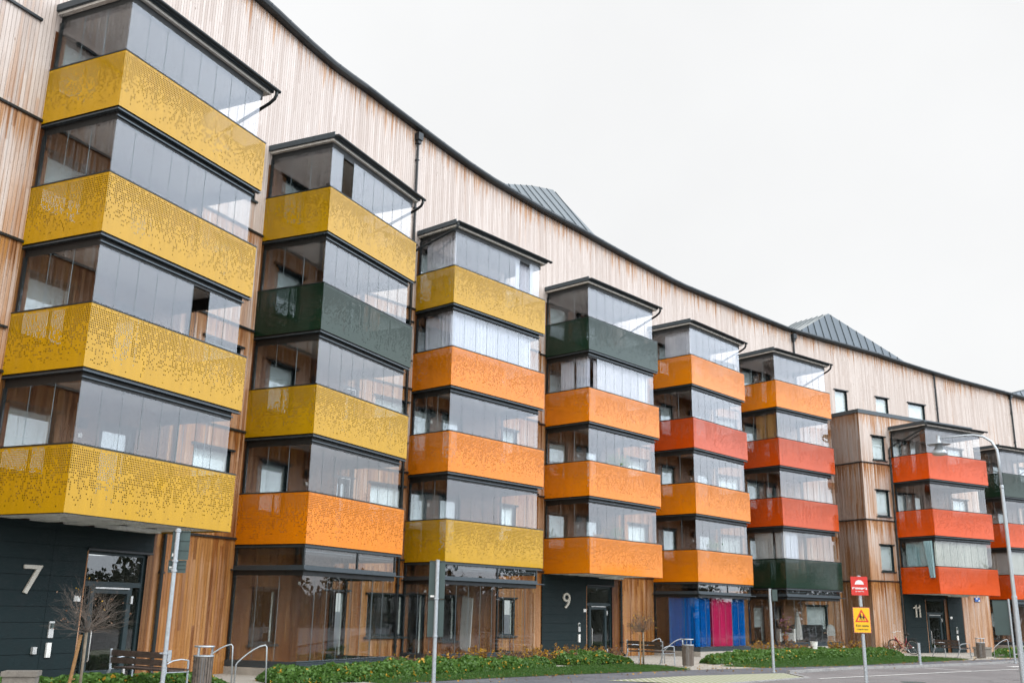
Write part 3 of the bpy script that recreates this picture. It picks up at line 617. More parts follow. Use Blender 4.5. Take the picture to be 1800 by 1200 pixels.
# ------------------------------------------------------------------ entrances
def entrance(k,num,p0,p1,d0,d1,zt,wz,extra=None):
    """dark panel cladding p0..p1, door d0..d1; u in the stack's wall frame"""
    D=S[k][4]; fr=('V' if k==7 else FOF[k]); mt=WM(k)
    m=MB(); rows=np.arange(GZ,wz,.322); spans=[(p0,p1)]+([extra] if extra else [])
    for a,b in spans:
        cut=b-.95 if b-a>1.7 and k!=7 else None
        us=[(a,cut),(cut,b)] if cut else [(a,b)]
        for (c,d) in us:
            for z in rows: m.box(c+.004,d-.004,-.055,-.015,z+.004,min(z+.318,wz))
    # strip of panels above the door
    m.box(d0+.004,d1+.10,-.055,-.015,zt+.06,wz)
    o=part(m,'entrance_cladding','panel',mt)
    # backing
    MB().box(p0,p1,-.015,-.006,GZ,wz-.01).build('cladding_backing','black',o)
    m=MB(); m.box(d0-.05,d1+.08,-.10,-.01,zt,zt+.05); m.build('head_flashing','dark',o)
    # door set
    w=d1-d0; f=.07; m=MB(); zm=zt-.72; H0=GZ+.02; y0,y1=.06,.14
    for a,b,c,d in ((0,f,H0,zt),(w-f,w,H0,zt),(f,w-f,zt-f,zt),(f,w-f,zm-.05,zm+.06),(f,w-f,H0,H0+.04)): m.box(a,b,y0,y1,c,d)
    x0,x1=f+.20,w-.34
    if k==7: x0,x1=f+.12,w-.28
    m.box(x0-.03,x0,y0,y1,H0,zm-.05); m.box(x1,x1+.03,y0,y1,H0,zm-.05)
    fo=part(m,'entrance_door','frame',mt@Matrix.Translation((d0,0,0)))
    m=MB(); 
    for a,b,c,d in ((x0+.005,x0+.12,H0+.05,zm-.06),(x1-.12,x1-.005,H0+.05,zm-.06),(x0+.12,x1-.12,zm-.20,zm-.06),(x0+.12,x1-.12,H0+.05,H0+.22)): m.box(a,b,y0-.02,y1-.02,c,d)
    m.build('door_leaf','frame',fo)
    m=MB()
    for a,b,c,d in ((f,w-f,zm+.06,zt-f),(f,x0-.03,H0+.04,zm-.05),(x1+.03,w-f,H0+.04,zm-.05),(x0+.12,x1-.12,H0+.22,zm-.2)): m.box(a,b,.10,.112,c,d)
    m.build('door_glass','wglass',fo)
    m=MB(); m.tube([(x0+.10,.05,-.55),(x0+.10,-.02,-.55),(x0+.10,-.03,-.6),(x0+.10,-.03,-1.15),(x0+.10,-.02,-1.2),(x0+.10,.05,-1.2)],.014,8); m.build('door_handle','alu',fo,smooth=True)
    m=MB(); m.box(x0+.1,x1-.1,-.0,.04,zm-.10,zm-.065); m.box(x1-.03,x1+.03,-.0,.05,zm-.42,zm-.24); m.box(x1-.03,x1+.03,-.0,.05,H0+.12,H0+.28); m.build('door_closer','alu',fo)
    m=MB(); m.box(-.03,w+.03,1.6,1.64,GZ,zt); m.box(-.03,0,.14,1.6,GZ,zt); m.box(w,w+.03,.14,1.6,GZ,zt); m.box(0,w,.14,1.6,GZ-.01,GZ); m.build('hallway','roomlit',fo)
    m=MB(); m.box(-.035,-.0,-.06,.06,GZ,zt); m.build('timber_edge','clad',fo)
    OPEN[fr]  # opening itself is cut before the wall is built
    # house number
    cu=bpy.data.curves.new('n','FONT'); cu.body=num; cu.extrude=.022; cu.size={'7':1.0,'9':.95,'11':.95}[num]; cu.align_x='LEFT'
    if num=='11': cu.space_character=.82
    if num=='11':
        mm=MB()
        for x0 in (0,.28):
            P=[(x0+.16,0),(x0+.235,0),(x0+.235,.70),(x0+.185,.70),(x0+.15,.60),(x0+.0,.55),(x0+.0,.49),(x0+.16,.52)]
            n_=len(P); mm.face([(x,y,.045) for x,y in P])
            for i_ in range(n_): a_,b_=P[i_],P[(i_+1)%n_]; mm.face([(*a_,.0),(*b_,.0),(*b_,.045),(*a_,.045)])
    to=bpy.data.objects.new('tmp',cu) if num!='11' else mm.build('tmp','number')
    if num!='11': COL.objects.link(to)
    bpy.context.view_layer.update(); me=bpy.data.meshes.new_from_object(to); bpy.data.objects.remove(to)
    me.materials.clear(); me.materials.append(M['number']); no=bpy.data.objects.new('house_number',me); COL.objects.link(no); no.parent=o
    xs=[v.co.x for v in me.vertices]; ys=[v.co.y for v in me.vertices]; nb={'7':(1.16,1.61,.21,.80),'9':(1.10,1.55,.20,.80),'11':(.62,1.16,.13,.76)}[num]
    sx=(nb[1]-nb[0])/(max(xs)-min(xs)); sy=(nb[3]-nb[2])/(max(ys)-min(ys))
    x_0,y_0=min(xs),min(ys)
    for v in me.vertices: v.co.x=(v.co.x-x_0)*sx; v.co.y=(v.co.y-y_0)*sy
    # v.co.y min moved with the loop: use stored extents
    no.matrix_basis=Matrix.Translation((nb[0],-.08,nb[2]))@Matrix.Rotation(R(90),4,'X')
    # fittings
    q=p1 if k!=7 else extra[1]
    iu={1:1.98,4:2.06,7:4.0}[k]
    m=MB(); m.box(iu,iu+.13,-.085,-.055,-.68,-.34); m.build('intercom','alu',o)
    m=MB(); m.box(iu+.03,iu+.10,-.12,-.085,-.48,-.38); m.build('intercom_screen','signbk',o)
    MB().box(iu+.0,iu+.11,-.10,-.055,-1.08,-.78).build('notice_box','white',o)
    iu={1:2.55,4:2.42,7:3.62}[k]
    MB().box(iu,iu+.18,-.062,-.055,.08,.20).build('name_plate','white',o)
    if k==1: MB().box(1.62,1.72,-.12,-.055,-1.0,-.86).build('water_tap','alu',o)
    return o
def cutdoor(k,d0,d1,zt):
    fr='V' if k==7 else FOF[k]
    OPEN[fr].append((d0,d1,GZ-.2,zt) if k==7 else (loc(k,(d0+d1)/2)[1]-(d1-d0)/2,loc(k,(d0+d1)/2)[1]+(d1-d0)/2,GZ-.2,zt))
ENT=[(1,'7',-2.9,2.80,2.80,4.62,1.19,1.72,None),(4,'9',-.12,2.62,2.64,4.40,1.11,1.48,None),(7,'11',.0,1.68,1.70,3.28,1.06,1.29,(3.52,4.72))]

# walls must be rebuilt with the door openings: remove and rebuild
for o in [o for o in bld.children if o.name.startswith('facade_wall') or o.name.startswith('stepped_out_wall')]:
    bpy.data.objects.remove(o)
for a in ENT: cutdoor(a[0],a[4],a[5],a[6])
for i in range(NF): build_wall(i,0,(FAC[i][1]-FAC[i][0]).length,GZ-.15,(lambda s,i=i:eave(i,s)),'facade_wall')
build_wall('V',-2.37,7.25,GZ-.15,10.67,'stepped_out_wall')
for a in ENT: entrance(*a)
# rainwater pipes on the wall
def pipe(k,u,z0,z1,v=-.07,foot=True,head=False):
    m=MB(); D=0; path=[(u,D+v,z1),(u,D+v,z0+.25),(u,D+v,z0+.12),(u,D+v-.06,z0+.02),(u,D+v-.2,z0-.02)] if foot else [(u,D+v,z1),(u,D+v,z0)]
    m.tube(path,.047,10)
    for z in np.arange(z0+.5,z1,1.9): m.box(u-.06,u+.06,D+v-.055,D+v+.07,z-.02,z+.02)
    if head: m.box(u-.12,u+.12,D-.22,D-.0,z1-.28,z1); m.box(u-.08,u+.08,D-.17,D-.0,z1-.42,z1-.28)
    part(m,'rain_pipe','dark',WM(k,u),smooth=False)
pipe(1,5.06,GZ+.05,12.0); pipe(2,5.08,GZ+.05,11.9); pipe(3,-.30,GZ+.05,17.05,head=True); pipe(4,4.95,GZ+.05,1.4); pipe(4,5.16,1.5,11.7,foot=False); pipe(5,5.06,GZ+.05,11.6); pipe(6,4.7,1.2,15.05,foot=False,head=True); pipe(7,-.18,GZ+.05,8.9); pipe(8,5.15,1.0,14.2,foot=False,head=True); pipe(8,-2.3,9.9,14.5,foot=False)
# strip lights under the entrance balconies are part of the slab; street name plate beside 11
m=MB(); m.box(5.9,6.35,-.05,-.015,1.02,1.24); o=part(m,'street_name_plate','bluep',CM(7)@Matrix.Translation((0,S[7][4],0)))
m=MB(); m.box(6.0,6.12,-.056,-.05,1.15,1.22); m.box(6.2,6.32,-.056,-.05,1.04,1.11); m.build('plate_mark','white',o)

# ------------------------------------------------------------------ ground
def sheet(name,pts,z,mat,kind='structure'):
    m=MB(); m.face([(x,y,z) for x,y in pts]); return tag(m.build(name,mat),kind=kind)
sheet('ground',[(-900,-900),(900,-900),(900,900),(-900,900)],GZ-.012,'path')
def poly(a,b): return a+b[::-1]
PB=[(-14,8),(-9.2,17.6),(-2.81,24.3),(-.59,26.9),(1.76,29.23),(5.84,32.9),(8.65,35.03),(12.7,37.9),(16.1,41.25),(19.59,44.51),(24.35,48.6),(36,57),(70,78)]
PF=[(-11,5),(-7.2,14),(-.5,22),(4.6,27.8),(8.75,32.2),(11.84,35.35),(14.56,37.34),(17.84,40.07),(21.95,43.84),(34,53),(70,75)]
RF=[(70,60),(30,35),(14,20),(2,6),(-6,-8)]
sheet('path',poly(PB,PF),GZ-.004,'path')
sheet('road',PF[4:]+[(70,30),(16,14),(2.6,4),(-4,-8),(-9,0),(-1.6,20.6),(3.6,26.2)],GZ-.006,'asphalt')
wallfront=[(-14,10),(-10,19.8),(-7.5,25),(-3,34),(2,40),(8,46),(16,54),(30,62),(60,80)]
sheet('paving',poly([(-16,9),(-11.5,19),(-9,24.5),(-6.5,30.5),(-2.2,35.5),(3.4,41.2),(8.8,47.2),(14.6,52.2),(20.0,53.9),(30,60),(75,86)],PB),GZ+.0,'paving')
# lawns
LAWN=[[(-3.4,24.9),(-2.81,24.3),(-.59,26.9),(1.76,29.23),(5.9,32.95),(5.6,33.5),(5.15,34.9),(4.2,35.4),(2.3,33.6),(-1.2,29.2)],
      [(7.4,35.6),(8.65,35.03),(12.7,37.9),(16.1,41.25),(19.3,44.3),(20.3,45.3),(19.4,47.2),(18.6,48.0),(14.8,44.9),(9.6,39.2)],
      [(22.9,48.6),(24.35,48.6),(36,57),(36,58.6),(27,53.2)]]
for P in LAWN: sheet('lawn',P,GZ+.004,'lawn')
sheet('grass_paving',[(2.6,27.0),(5.2,29.7),(8.55,32.0),(8.55,29.75),(5.2,26.1)],GZ+.002,'gpaver')
def ribbon(name,line,w,h,mat,z=GZ):
    m=MB()
    for (a,b) in zip(line,line[1:]):
        p,q=Vector((*a,z+h/2)),Vector((*b,z+h/2)); m.bar(p,q+(q-p).normalized()*.02,w,h)
    return tag(m.build(name,mat),kind='structure')
ribbon('kerb',PF[4:],.14,.12,'kerb',GZ-.05); ribbon('kerb',[(8.66,31.7),(8.66,29.8),(5.2,26.05),(0,20)],.13,.07,'kerb',GZ-.05)
def painted(line,w): 
    m=MB()
    for a,b in zip(line,line[1:]):
        d=(Vector(b)-Vector(a)).normalized(); n=Vector((-d.y,d.x))*w/2; a,b=Vector(a),Vector(b)
        m.face([(*(a+n),GZ+.003),(*(a-n),GZ+.003),(*(b-n),GZ+.003),(*(b+n),GZ+.003)])
    tag(m.build('road_marking','line'),kind='structure')
painted([(8.86,29.42),(11.57,31.7),(15.02,34.6),(18.56,37.4),(26,44)],.12); painted([(19.0,39.1),(20.6,40.1)],.35); painted([(14.9,37.0),(15.9,35.3)],.10)

# ------------------------------------------------------------------ leaves
def leaves(name,mat,pts,size,seed=0,nrm=None,tone=None,extra=None,aspect=.7,updir=.5,parent=None,loc=None):
    rs=np.random.RandomState(seed); n=len(pts); P=np.asarray(pts,float)
    a=rs.normal(size=(n,3)); a/=np.linalg.norm(a,axis=1)[:,None]; 
    b=rs.normal(size=(n,3)); b[:,2]+=updir*2; b-=a*(a*b).sum(1)[:,None]; b/=np.linalg.norm(b,axis=1)[:,None]
    sz=size*rs.uniform(.6,1.35,n)[:,None]
    c=np.cross(a,b)*.25*sz
    v=np.stack([P-b*sz*.5,P+a*sz*aspect*.5+c*.5,P+b*sz*.5,P-a*sz*aspect*.5+c*.5],1).reshape(-1,3)
    me=bpy.data.meshes.new(name); me.from_pydata(v.tolist(),[],[(4*i,4*i+1,4*i+2,4*i+3) for i in range(n)])
    me.materials.append(M[mat]); at=me.attributes.new('tone','FLOAT','FACE'); t=rs.uniform(0,1,n) if tone is None else tone; at.data.foreach_set('value',t.astype(np.float32))
    o=bpy.data.objects.new(name,me); COL.objects.link(o)
    if parent:o.parent=parent
    if loc is not None:o.location=loc
    return o
def inpoly(x,y,P):
    c=np.zeros(len(x),bool); n=len(P)
    for i in range(n):
        x1,y1=P[i]; x2,y2=P[(i+1)%n]
        k=((y1>y)!=(y2>y))&(x<(x2-x1)*(y-y1)/((y2-y1)+1e-12)+x1); c^=k
    return c
def edge_dist(x,y,P):
    d=np.full(len(x),9.0)
    for i in range(len(P)):
        a=np.array(P[i]);b=np.array(P[(i+1)%len(P)]); ab=b-a; t=np.clip(((x-a[0])*ab[0]+(y-a[1])*ab[1])/(ab@ab),0,1)
        d=np.minimum(d,np.hypot(x-a[0]-t*ab[0],y-a[1]-t*ab[1]))
    return d
def cover(P,h,n,seed,label,mat='hedge',size=.10):
    rs=np.random.RandomState(seed); A=np.array(P); lo,hi=A.min(0),A.max(0)
    x=rs.uniform(lo[0],hi[0],n*4); y=rs.uniform(lo[1],hi[1],n*4); k=inpoly(x,y,P); x,y=x[k][:n],y[k][:n]
    d=edge_dist(x,y,P); prof=np.clip(d/.35,0,1)**.5
    bump=.75+.25*np.sin(x*3.1+seed)*np.cos(y*2.7)+.12*np.sin(x*9)*np.sin(y*8.3)
    z=GZ+h*prof*bump*(rs.uniform(0,1,len(x))**.35)
    t=rs.uniform(0,1,len(x))*.6+.35*np.clip((z-GZ)/h,0,1)
    t=np.where(rs.uniform(0,1,len(x))<.022,.99,np.minimum(t,.955))
    o=leaves('ground_cover',mat,np.stack([x,y,z],1),size,seed,tone=t,updir=.1,aspect=1.0)
    return tag(o,label,'ground cover',kind='stuff')
cover([(-10.6,20.6),(-9.6,19.0),(-8.2,20.2),(-5.75,22.2),(-6.6,23.3),(-8.2,23.0)],.30,11000,1,'low green leafy ground cover round the small bare tree by entrance 7')
cover([(-5.95,24.7),(-5.2,23.4),(-3.5,24.7),(-.9,28.9),(1.6,33.2),(1.0,33.9),(-1.2,31.8),(-3.0,30.4),(-5.0,26.0)],.36,26000,2,'long green ground cover bed before the glazed ground floor rooms')
cover([(1.4,34.6),(2.6,34.0),(4.4,35.6),(4.0,36.6),(3.0,38.2),(1.3,36.8)],.42,9000,3,'green ground cover mound in front of entrance 9')
cover([(7.0,37.6),(7.4,36.6),(9.9,39.4),(14.9,45.0),(18.5,48.0),(18.6,50.8),(15.6,49.4),(12.6,46.6),(9.0,42.0)],.36,26000,4,'long green ground cover bed between the curtained room and entrance 11')
cover([(23.2,49.6),(24.5,50.0),(28,53.0),(33,57),(30,58),(25,53)],.4,7000,5,'green ground cover strip at the far right')
for i,P in enumerate(LAWN):
    rs=np.random.RandomState(40+i); A=np.array(P); lo,hi=A.min(0),A.max(0); n=26000
    x=rs.uniform(lo[0],hi[0],n*3); y=rs.uniform(lo[1],hi[1],n*3); k=inpoly(x,y,P); x,y=x[k][:n],y[k][:n]
    o=leaves('grass','grass',np.stack([x,y,np.full(len(x),GZ+.035)],1),.08,i,updir=3,aspect=.16); tag(o,None,None,None,'stuff')
def shrub(x,y,w,h,mat,label,seed,n=800):
    rs=np.random.RandomState(seed); h*=.72; n=n if y<36.5 or y>42 else 420; t=empty('shrub',(x,y,GZ),0,label,'shrub','low autumn shrubs in the planting beds')
    m=MB(); P=[]
    for i in range(26):
        a=rs.uniform(0,6.28); r=rs.uniform(.1,1)*w/2; H=h*rs.uniform(.55,1.0); tip=Vector((math.cos(a)*r*1.15,math.sin(a)*r*1.15,H)); b=Vector((math.cos(a)*r*.3,math.sin(a)*r*.3,0)); md=(b+tip)/2+Vector((math.cos(a)*r*.15,math.sin(a)*r*.15,.05))
        m.tube([b,md,tip],[.007,.005,.002],4,cap=False)
        for j in range(n//26):
            f=rs.uniform(.25,1)**.7; p=(b*(1-f)**2+md*2*f*(1-f)+tip*f*f); P.append(np.array(p)+rs.normal(size=3)*.035*(1.4-f*.7))
    m.build('stem','twig',t); leaves('foliage',mat,P,.062,seed,parent=t,aspect=.7)
SHR=[(-2.95,29.2,1.3,.62,'brn','brown red leaved shrub at the right foot of the first glazed ground floor room'),(-1.9,31.0,1.3,.70,'ylw','yellow shrub left of the pole with two stacked blank boards'),(-.75,32.0,1.4,.85,'ylw','tall yellow shrub just right of the pole with two stacked blank boards'),(.2,33.3,1.3,.70,'brn','brown shrub below the leaning grey plank'),(1.0,34.3,1.4,.88,'ylw','bright yellow shrub below the second glazed ground floor room'),(1.75,35.3,1.2,.62,'brn','brown shrub with yellow tips at the concrete plinth corner'),
     (2.3,37.9,1.1,.85,'ylw','thin yellow shrub below the number 9'),(3.0,38.2,1.1,.80,'ylw','yellow brown shrub before the intercom of entrance 9'),(3.9,38.3,1.0,.70,'brn','brown shrub beside the glass door of entrance 9'),
     (11.2,45.1,1.5,.95,'ylw','yellow shrub beside the pink and blue curtains'),(12.4,45.9,1.5,1.0,'brn','brown shrub under the pink flowers'),(13.4,46.9,1.2,.7,'ylw','yellow shrub left of the white bucket'),(15.4,48.0,1.2,.95,'ylw','upright yellow shrub below the window with white blind'),(16.6,48.9,1.1,.9,'ylw','tall thin yellow shrub near the small round chair back'),(19.4,51.4,1.2,.8,'brn','sparse brown shrub against the weathered corner wall')]
for i,(x,y,w,h,mt,lb) in enumerate(SHR): shrub(x,y,w,h,mt,lb,100+i)

# ------------------------------------------------------------------ bare trees
def baretree(x,y,H,cr,ch,label,seed,leaf=0,tw=1.0):
    rs=random.Random(seed); t=empty('small_tree',(x,y,GZ),0,label,'tree','small bare globe trees')
    MB().tube([(0,0,0),(.01,0,H*.5),(0,.01,H)],[.03,.026,.03],8).build('trunk','bark',t,smooth=True)
    m=MB(); tips=[]
    def br(p,d,l,r,dep):
        q=p; pts=[p]; dd=d
        for i in range(3):
            dd=(dd+Vector((rs.gauss(0,.13),rs.gauss(0,.13),rs.gauss(.05,.10)))).normalized(); q=q+dd*l/3; pts.append(q)
        m.tube(pts,[r,r*.85,r*.7,r*.55],4 if dep>0 else 5,cap=False); tips.append(q)
        if dep<3:
            for j in range(3 if dep<2 else 2+rs.randint(0,1)):
                nd=(dd+Vector((rs.gauss(0,.5),rs.gauss(0,.5),rs.gauss(.02,.32)))).normalized(); br(pts[rs.choice((1,2,3))] if j else q,nd,l*rs.uniform(.55,.8),r*.62,dep+1)
    for i in range(34):
        a=rs.uniform(0,6.28); el=rs.uniform(-.1,1.35); d=Vector((math.cos(a)*math.cos(el),math.sin(a)*math.cos(el),math.sin(el)*ch/cr)).normalized(); br(Vector((0,0,H)),d,cr*.46*(.85+.3*math.sin(el)),.0046*tw,0)
    m.build('crown','twig',t)
    if leaf:
        P=[np.array(rs.choice(tips)) for _ in range(leaf)]; leaves('dry_leaves','brn',P,.045,seed,parent=t)['kind']='stuff'
    return t
baretree(-7.75,18.98,1.17,.82,.75,'small bare globe tree with a fan of thin twigs beside entrance 7',3,70)
baretree(4.60,34.75,1.10,.62,.62,'small globe tree with brown twigs and dry leaves behind the bench by entrance 9',5,500,1.2)
def stake(x,y,h,dx,dy,label):
    m=MB(); m.tube([(0,0,0),(dx,dy,h)],.032,10); m.bar((dx*.25,dy*.25,h*.3),(dx*.25+.09,dy*.25-.02,h*.32),.03,.02)
    tag(m.build('tree_stake','stake',None,Matrix.Translation((x,y,GZ)),smooth=False),label,'stake')
stake(-7.95,18.93,1.13,.13,.0,'round timber stake leaning against the bare tree by entrance 7'); stake(4.50,34.76,1.02,.0,.0,'upright timber stake beside the bare tree by entrance 9')

# ------------------------------------------------------------------ street furniture
def make_bench():
    t=empty('park_bench',(0,0,0),0,cat='bench',group='benches by the entrances'); Lb=1.8
    m=MB(); 
    for z0 in (.58,.72): m.bar((-Lb/2,0,z0),(Lb/2,0,z0),.028,.115)
    m.build('backrest','teak',t)
    m=MB()
    for y in (.13,.25,.37,.49): m.bar((-Lb/2,y,.43+.015*(y>.4)),(Lb/2,y,.43+.015*(y>.4)),.105,.032)
    m.build('seat','teak',t)
    for s in (-1,1):
        x=s*(Lb/2-.02); m=MB(); m.bar((x,-.18,0),(x,.0,.40),.06,.018); m.bar((x,.0,.40),(x,-.02,.80),.05,.016); m.bar((x,-.0,.405),(x,.55,.405),.05,.016); m.bar((x,.55,.0),(x,.53,.62),.04,.016); m.tube([(x,-.02,.55),(x,.15,.62),(x,.35,.645),(x,.53,.62)],.013,6)
        m.build('leg','steel',t)
    return t
b0=make_bench()
BEN=[((-8.12,21.35),(-6.70,20.40),'dark slatted bench with steel legs beside entrance 7'),((4.26,36.59),(5.35,35.10),'dark slatted bench behind the small tree by entrance 9'),((20.3,48.9),(20.75,47.1),'dark slatted bench in front of entrance 11')]
for i,(a,b,lb) in enumerate(BEN):
    o=b0 if i==0 else copytree(b0); a,b=Vector(a),Vector(b); c=(a+b)/2; d=b-a
    o.location=(c.x,c.y,GZ); o.rotation_euler=(0,0,math.atan2(d.y,d.x)); o['label']=lb
def make_bin():
    t=empty('litter_bin',(0,0,0),0,cat='litter bin',group='slatted litter bins'); m=MB()
    for i in range(20):
        a=2*math.pi*i/20; x,y=.19*math.cos(a),.19*math.sin(a); n=Vector((math.cos(a),math.sin(a),0)); tt=Vector((-n.y,n.x,0))*.020
        p=Vector((x,y,.05)); q=Vector((x*1.04,y*1.04,.70)); m.face([p-tt,p+tt,q+tt,q-tt]); m.face([p-tt-n*.02,q-tt-n*.02,q+tt-n*.02,p+tt-n*.02]); m.face([p-tt,q-tt,q-tt-n*.02,p-tt-n*.02]); m.face([p+tt,p+tt-n*.02,q+tt-n*.02,q+tt]); m.face([q-tt,q+tt,q+tt-n*.02,q-tt-n*.02])
    m.build('slats','slat',t)
    m=MB(); m.lathe([(.0,.06),(.165,.06),(.165,.68),(.15,.68),(.15,.08),(0,.08)],n=20); m.build('liner','steel',t)
    MB().lathe([(0,0),(.17,0),(.17,.05),(0,.05)],n=20).build('base','concrete',t)
    m=MB()
    for a in (.6,2.5,4.3): m.box(.165*math.cos(a)-.018,.165*math.cos(a)+.018,.165*math.sin(a)-.008,.165*math.sin(a)+.008,.66,.87)
    m.lathe([(0,.87),(.20,.87),(.205,.885),(.20,.90),(0,.90)],n=20); m.lathe([(.20,.69),(.21,.70),(.205,.715),(.185,.715),(.185,.69)],n=20); m.build('lid','steel',t)
    return t
n0=make_bin()
for i,(x,y,lb) in enumerate([(-6.15,21.05,'slatted litter bin with flat steel lid right of the bench by entrance 7'),(6.13,34.93,'slatted litter bin right of the bench by entrance 9'),(21.6,46.95,'slatted litter bin right of the bench by entrance 11')]):
    o=n0 if i==0 else copytree(n0); o.location=(x,y,GZ); o.rotation_euler=(0,0,i); o['label']=lb
def hoop(p,q,lb,h0=.45,h1=.83,first=[None]):
    p,q=Vector(p),Vector(q); L=.62
    if first[0] is None:
        m=MB(); path=[(0,0,0),(.01,0,h0-.02),(.03,0,h0+.02)]+[(.03+L*.95*t,0,h0+.02+(h1-h0)*(1-(1-t)**1.6)) for t in (.2,.4,.6,.8,1)]+[(L+.03,0,h1-.02),(L+.07,0,0)]
        m.tube(path,.017,8); o=m.build('cycle_hoop','steel',smooth=True); first[0]=o
    else: o=first[0].copy(); COL.objects.link(o)
    d=q-p; o.matrix_world=Matrix.Translation((p.x,p.y,GZ))@Matrix.Rotation(math.atan2(d.y,d.x),4,'Z'); tag(o,lb,'bike stand','curved steel cycle hoops')
hoop((-6.85,23.3),(-6.1,23.5),'curved steel hoop right behind the litter bin by entrance 7'); hoop((-6.05,23.2),(-5.45,23.4),'curved steel hoop at the left end of the long ground cover bed')
hoop((4.9,37.2),(5.6,37.1),'left curved steel hoop behind the bench by entrance 9'); hoop((5.65,37.0),(6.3,36.9),'curved steel hoop between bench and litter bin by entrance 9')
hoop((22.5,47.6),(23.1,47.5),'curved steel hoop right of the litter bin by entrance 11')
def granite(x,y,rz,w,lb):
    m=MB(); m.box(-w/2+.03,w/2-.03,-.22,.22,0,.36); m.box(-w/2,w/2,-.25,.25,.362,.45); tag(m.build('stone_planter','granite',None,Matrix.Translation((x,y,GZ))@Matrix.Rotation(rz,4,'Z')),lb,'planter','speckled stone blocks')
granite(-9.05,19.45,R(15),.62,'speckled stone block at the foot of the panelled wall below the 7'); granite(22.9,49.6,R(30),.8,'speckled stone block right of the litter bin by entrance 11')
def text(body,size,mat,parent,mt,ext=.001,bold=False):
    cu=bpy.data.curves.new('t','FONT'); cu.body=body; cu.size=size; cu.extrude=ext; cu.align_x='CENTER'; cu.offset=.0015*(2.2 if bold else .8)
    to=bpy.data.objects.new('t',cu); COL.objects.link(to); bpy.context.view_layer.update(); me=bpy.data.meshes.new_from_object(to); bpy.data.objects.remove(to)
    me.materials.clear(); me.materials.append(M[mat]); o=bpy.data.objects.new('lettering',me); COL.objects.link(o); o.parent=parent; o.matrix_basis=mt; return o
def pole(name,x,y,h,r,label,cat='pole'):
    t=empty(name,(x,y,GZ),0,label,cat); MB().lathe([(0,0),(r*1.5,0),(r*1.5,.02),(r,.03),(r,h-.02),(r*1.12,h-.02),(r*1.12,h),(0,h+.01)],n=14).build('pole','steel',t,smooth=False); return t
# sign back on the near left pole
t=pole('sign_post',-5.475,16.62,2.90,.036,'thin steel sign post before entrance 7, ribbed grey board seen from behind','sign post')
def boards(t,lst,rz,ribs=True):
    for (x0,x1,z0,z1) in lst:
        m=MB(); m.box(x0,x1,-.052,-.048,z0,z1); m.box(x0,x1,-.048,-.03,z0,z0+.012); m.box(x0,x1,-.048,-.03,z1-.012,z1)
        if ribs: 
            for i in range(1,3): z=z0+(z1-z0)*i/3; m.box(x0,x1,-.048,-.036,z-.006,z+.006)
        o=m.build('sign_board','signbk',t); o.rotation_euler=(0,0,rz)
        if ribs: o2=MB().box(x1-.07,x1-.02,-.047,-.045,z0+.05,z0+.10).build('sticker','white',o)
boards(t,[(-.20,.08,2.40,2.87),(-.18,.10,2.19,2.39)],math.pi+math.atan2(-5.475,16.62)*-1)
for z in (2.86,2.38,2.22,.93):
    m=MB(); m.lathe([(.034,z-.02),(.05,z-.015),(.05,z+.015),(.034,z+.02)],n=12)
    if z<1: m.box(-.09,-.04,-.01,.01,.92,.94); m.box(.045,.10,-.008,.008,.80,.98)
    m.build('clamp','steel',t)
t=pole('sign_post',-1.60,22.95,2.78,.045,'steel sign post with two stacked blank grey boards before the second glazed room','sign post')
boards(t,[(-.18,.18,1.93,2.76),(-.18,.18,1.10,1.91)],math.pi+.07,False)
MB().lathe([(.045,1.9),(.06,1.91),(.06,1.94),(.045,1.95)],n=12).build('clamp','steel',t); MB().lathe([(.045,1.09),(.06,1.1),(.06,1.13),(.045,1.14)],n=12).build('clamp','steel',t); MB().box(-.14,-.05,-.0,.05,1.96,2.0).build('sticker','white',t)
t=pole('sign_post',8.33,32.3,2.52,.045,'steel post with a small box at its top on the grass paving','sign post')
m=MB(); m.box(.06,.22,-.06,.02,2.15,2.50); m.box(-.07,.06,-.04,.04,2.13,2.17); m.build('sign_board','signbk',t)
t=pole('bollard',15.74,39.35,.80,.055,'short grey steel bollard at the kerb before the red bicycle','bollard')
t=pole('sign_post',20.92,42.5,2.55,.042,'slim steel post with grey board behind it left of the street lamp','sign post'); boards(t,[(-.05,.62,1.1,2.5)],math.pi-.35,False)
# red + yellow sign
t=pole('sign_post',7.86,22.68,2.58,.038,'steel post carrying a red sign above a yellow warning sign','sign post'); t.rotation_euler=(0,0,-math.atan2(7.86,22.68)+R(2))
m=MB(); m.box(-.178,.178,-.055,-.051,2.155,2.560); o=m.build('red_sign','signred',t,label='square red fire access road sign with white half circle')
m=MB(); c=(0,2.39); m.face([(c[0]+.095*math.cos(a),-.0565,c[1]+.095*math.sin(a)) for a in np.linspace(0,math.pi,17)]); m.build('half_disc','signwhite',o)
RX=Matrix.Rotation(R(90),4,'X')
text('Räddningsväg',.057,'signwhite',o,Matrix.Translation((0,-.0570,2.292))@RX,bold=True); text('får ej blockeras',.028,'signwhite',o,Matrix.Translation((0,-.0570,2.232))@RX)
m=MB(); m.box(-.178,.178,-.055,-.051,1.355,1.895); o=m.build('yellow_sign','signpink',t,label='yellow sign with red triangle and two walking children')
m=MB(); m.box(-.168,.168,-.058,-.0552,1.365,1.885); m.build('sign_face','signyel',o)
def prism2d(m,pts,y0,y1,mi=0): 
    m.face([(x,y0,z) for x,z in pts],None,mi); n=len(pts)
    for i in range(n): a,b=pts[i],pts[(i+1)%n]; m.face([(a[0],y1,a[1]),(b[0],y1,b[1]),(b[0],y0,b[1]),(a[0],y0,a[1])],None,mi)
m=MB(); A=[(-.145,1.585),(.145,1.585),(0,1.860)]; B=[(-.098,1.612),(.098,1.612),(0,1.800)]
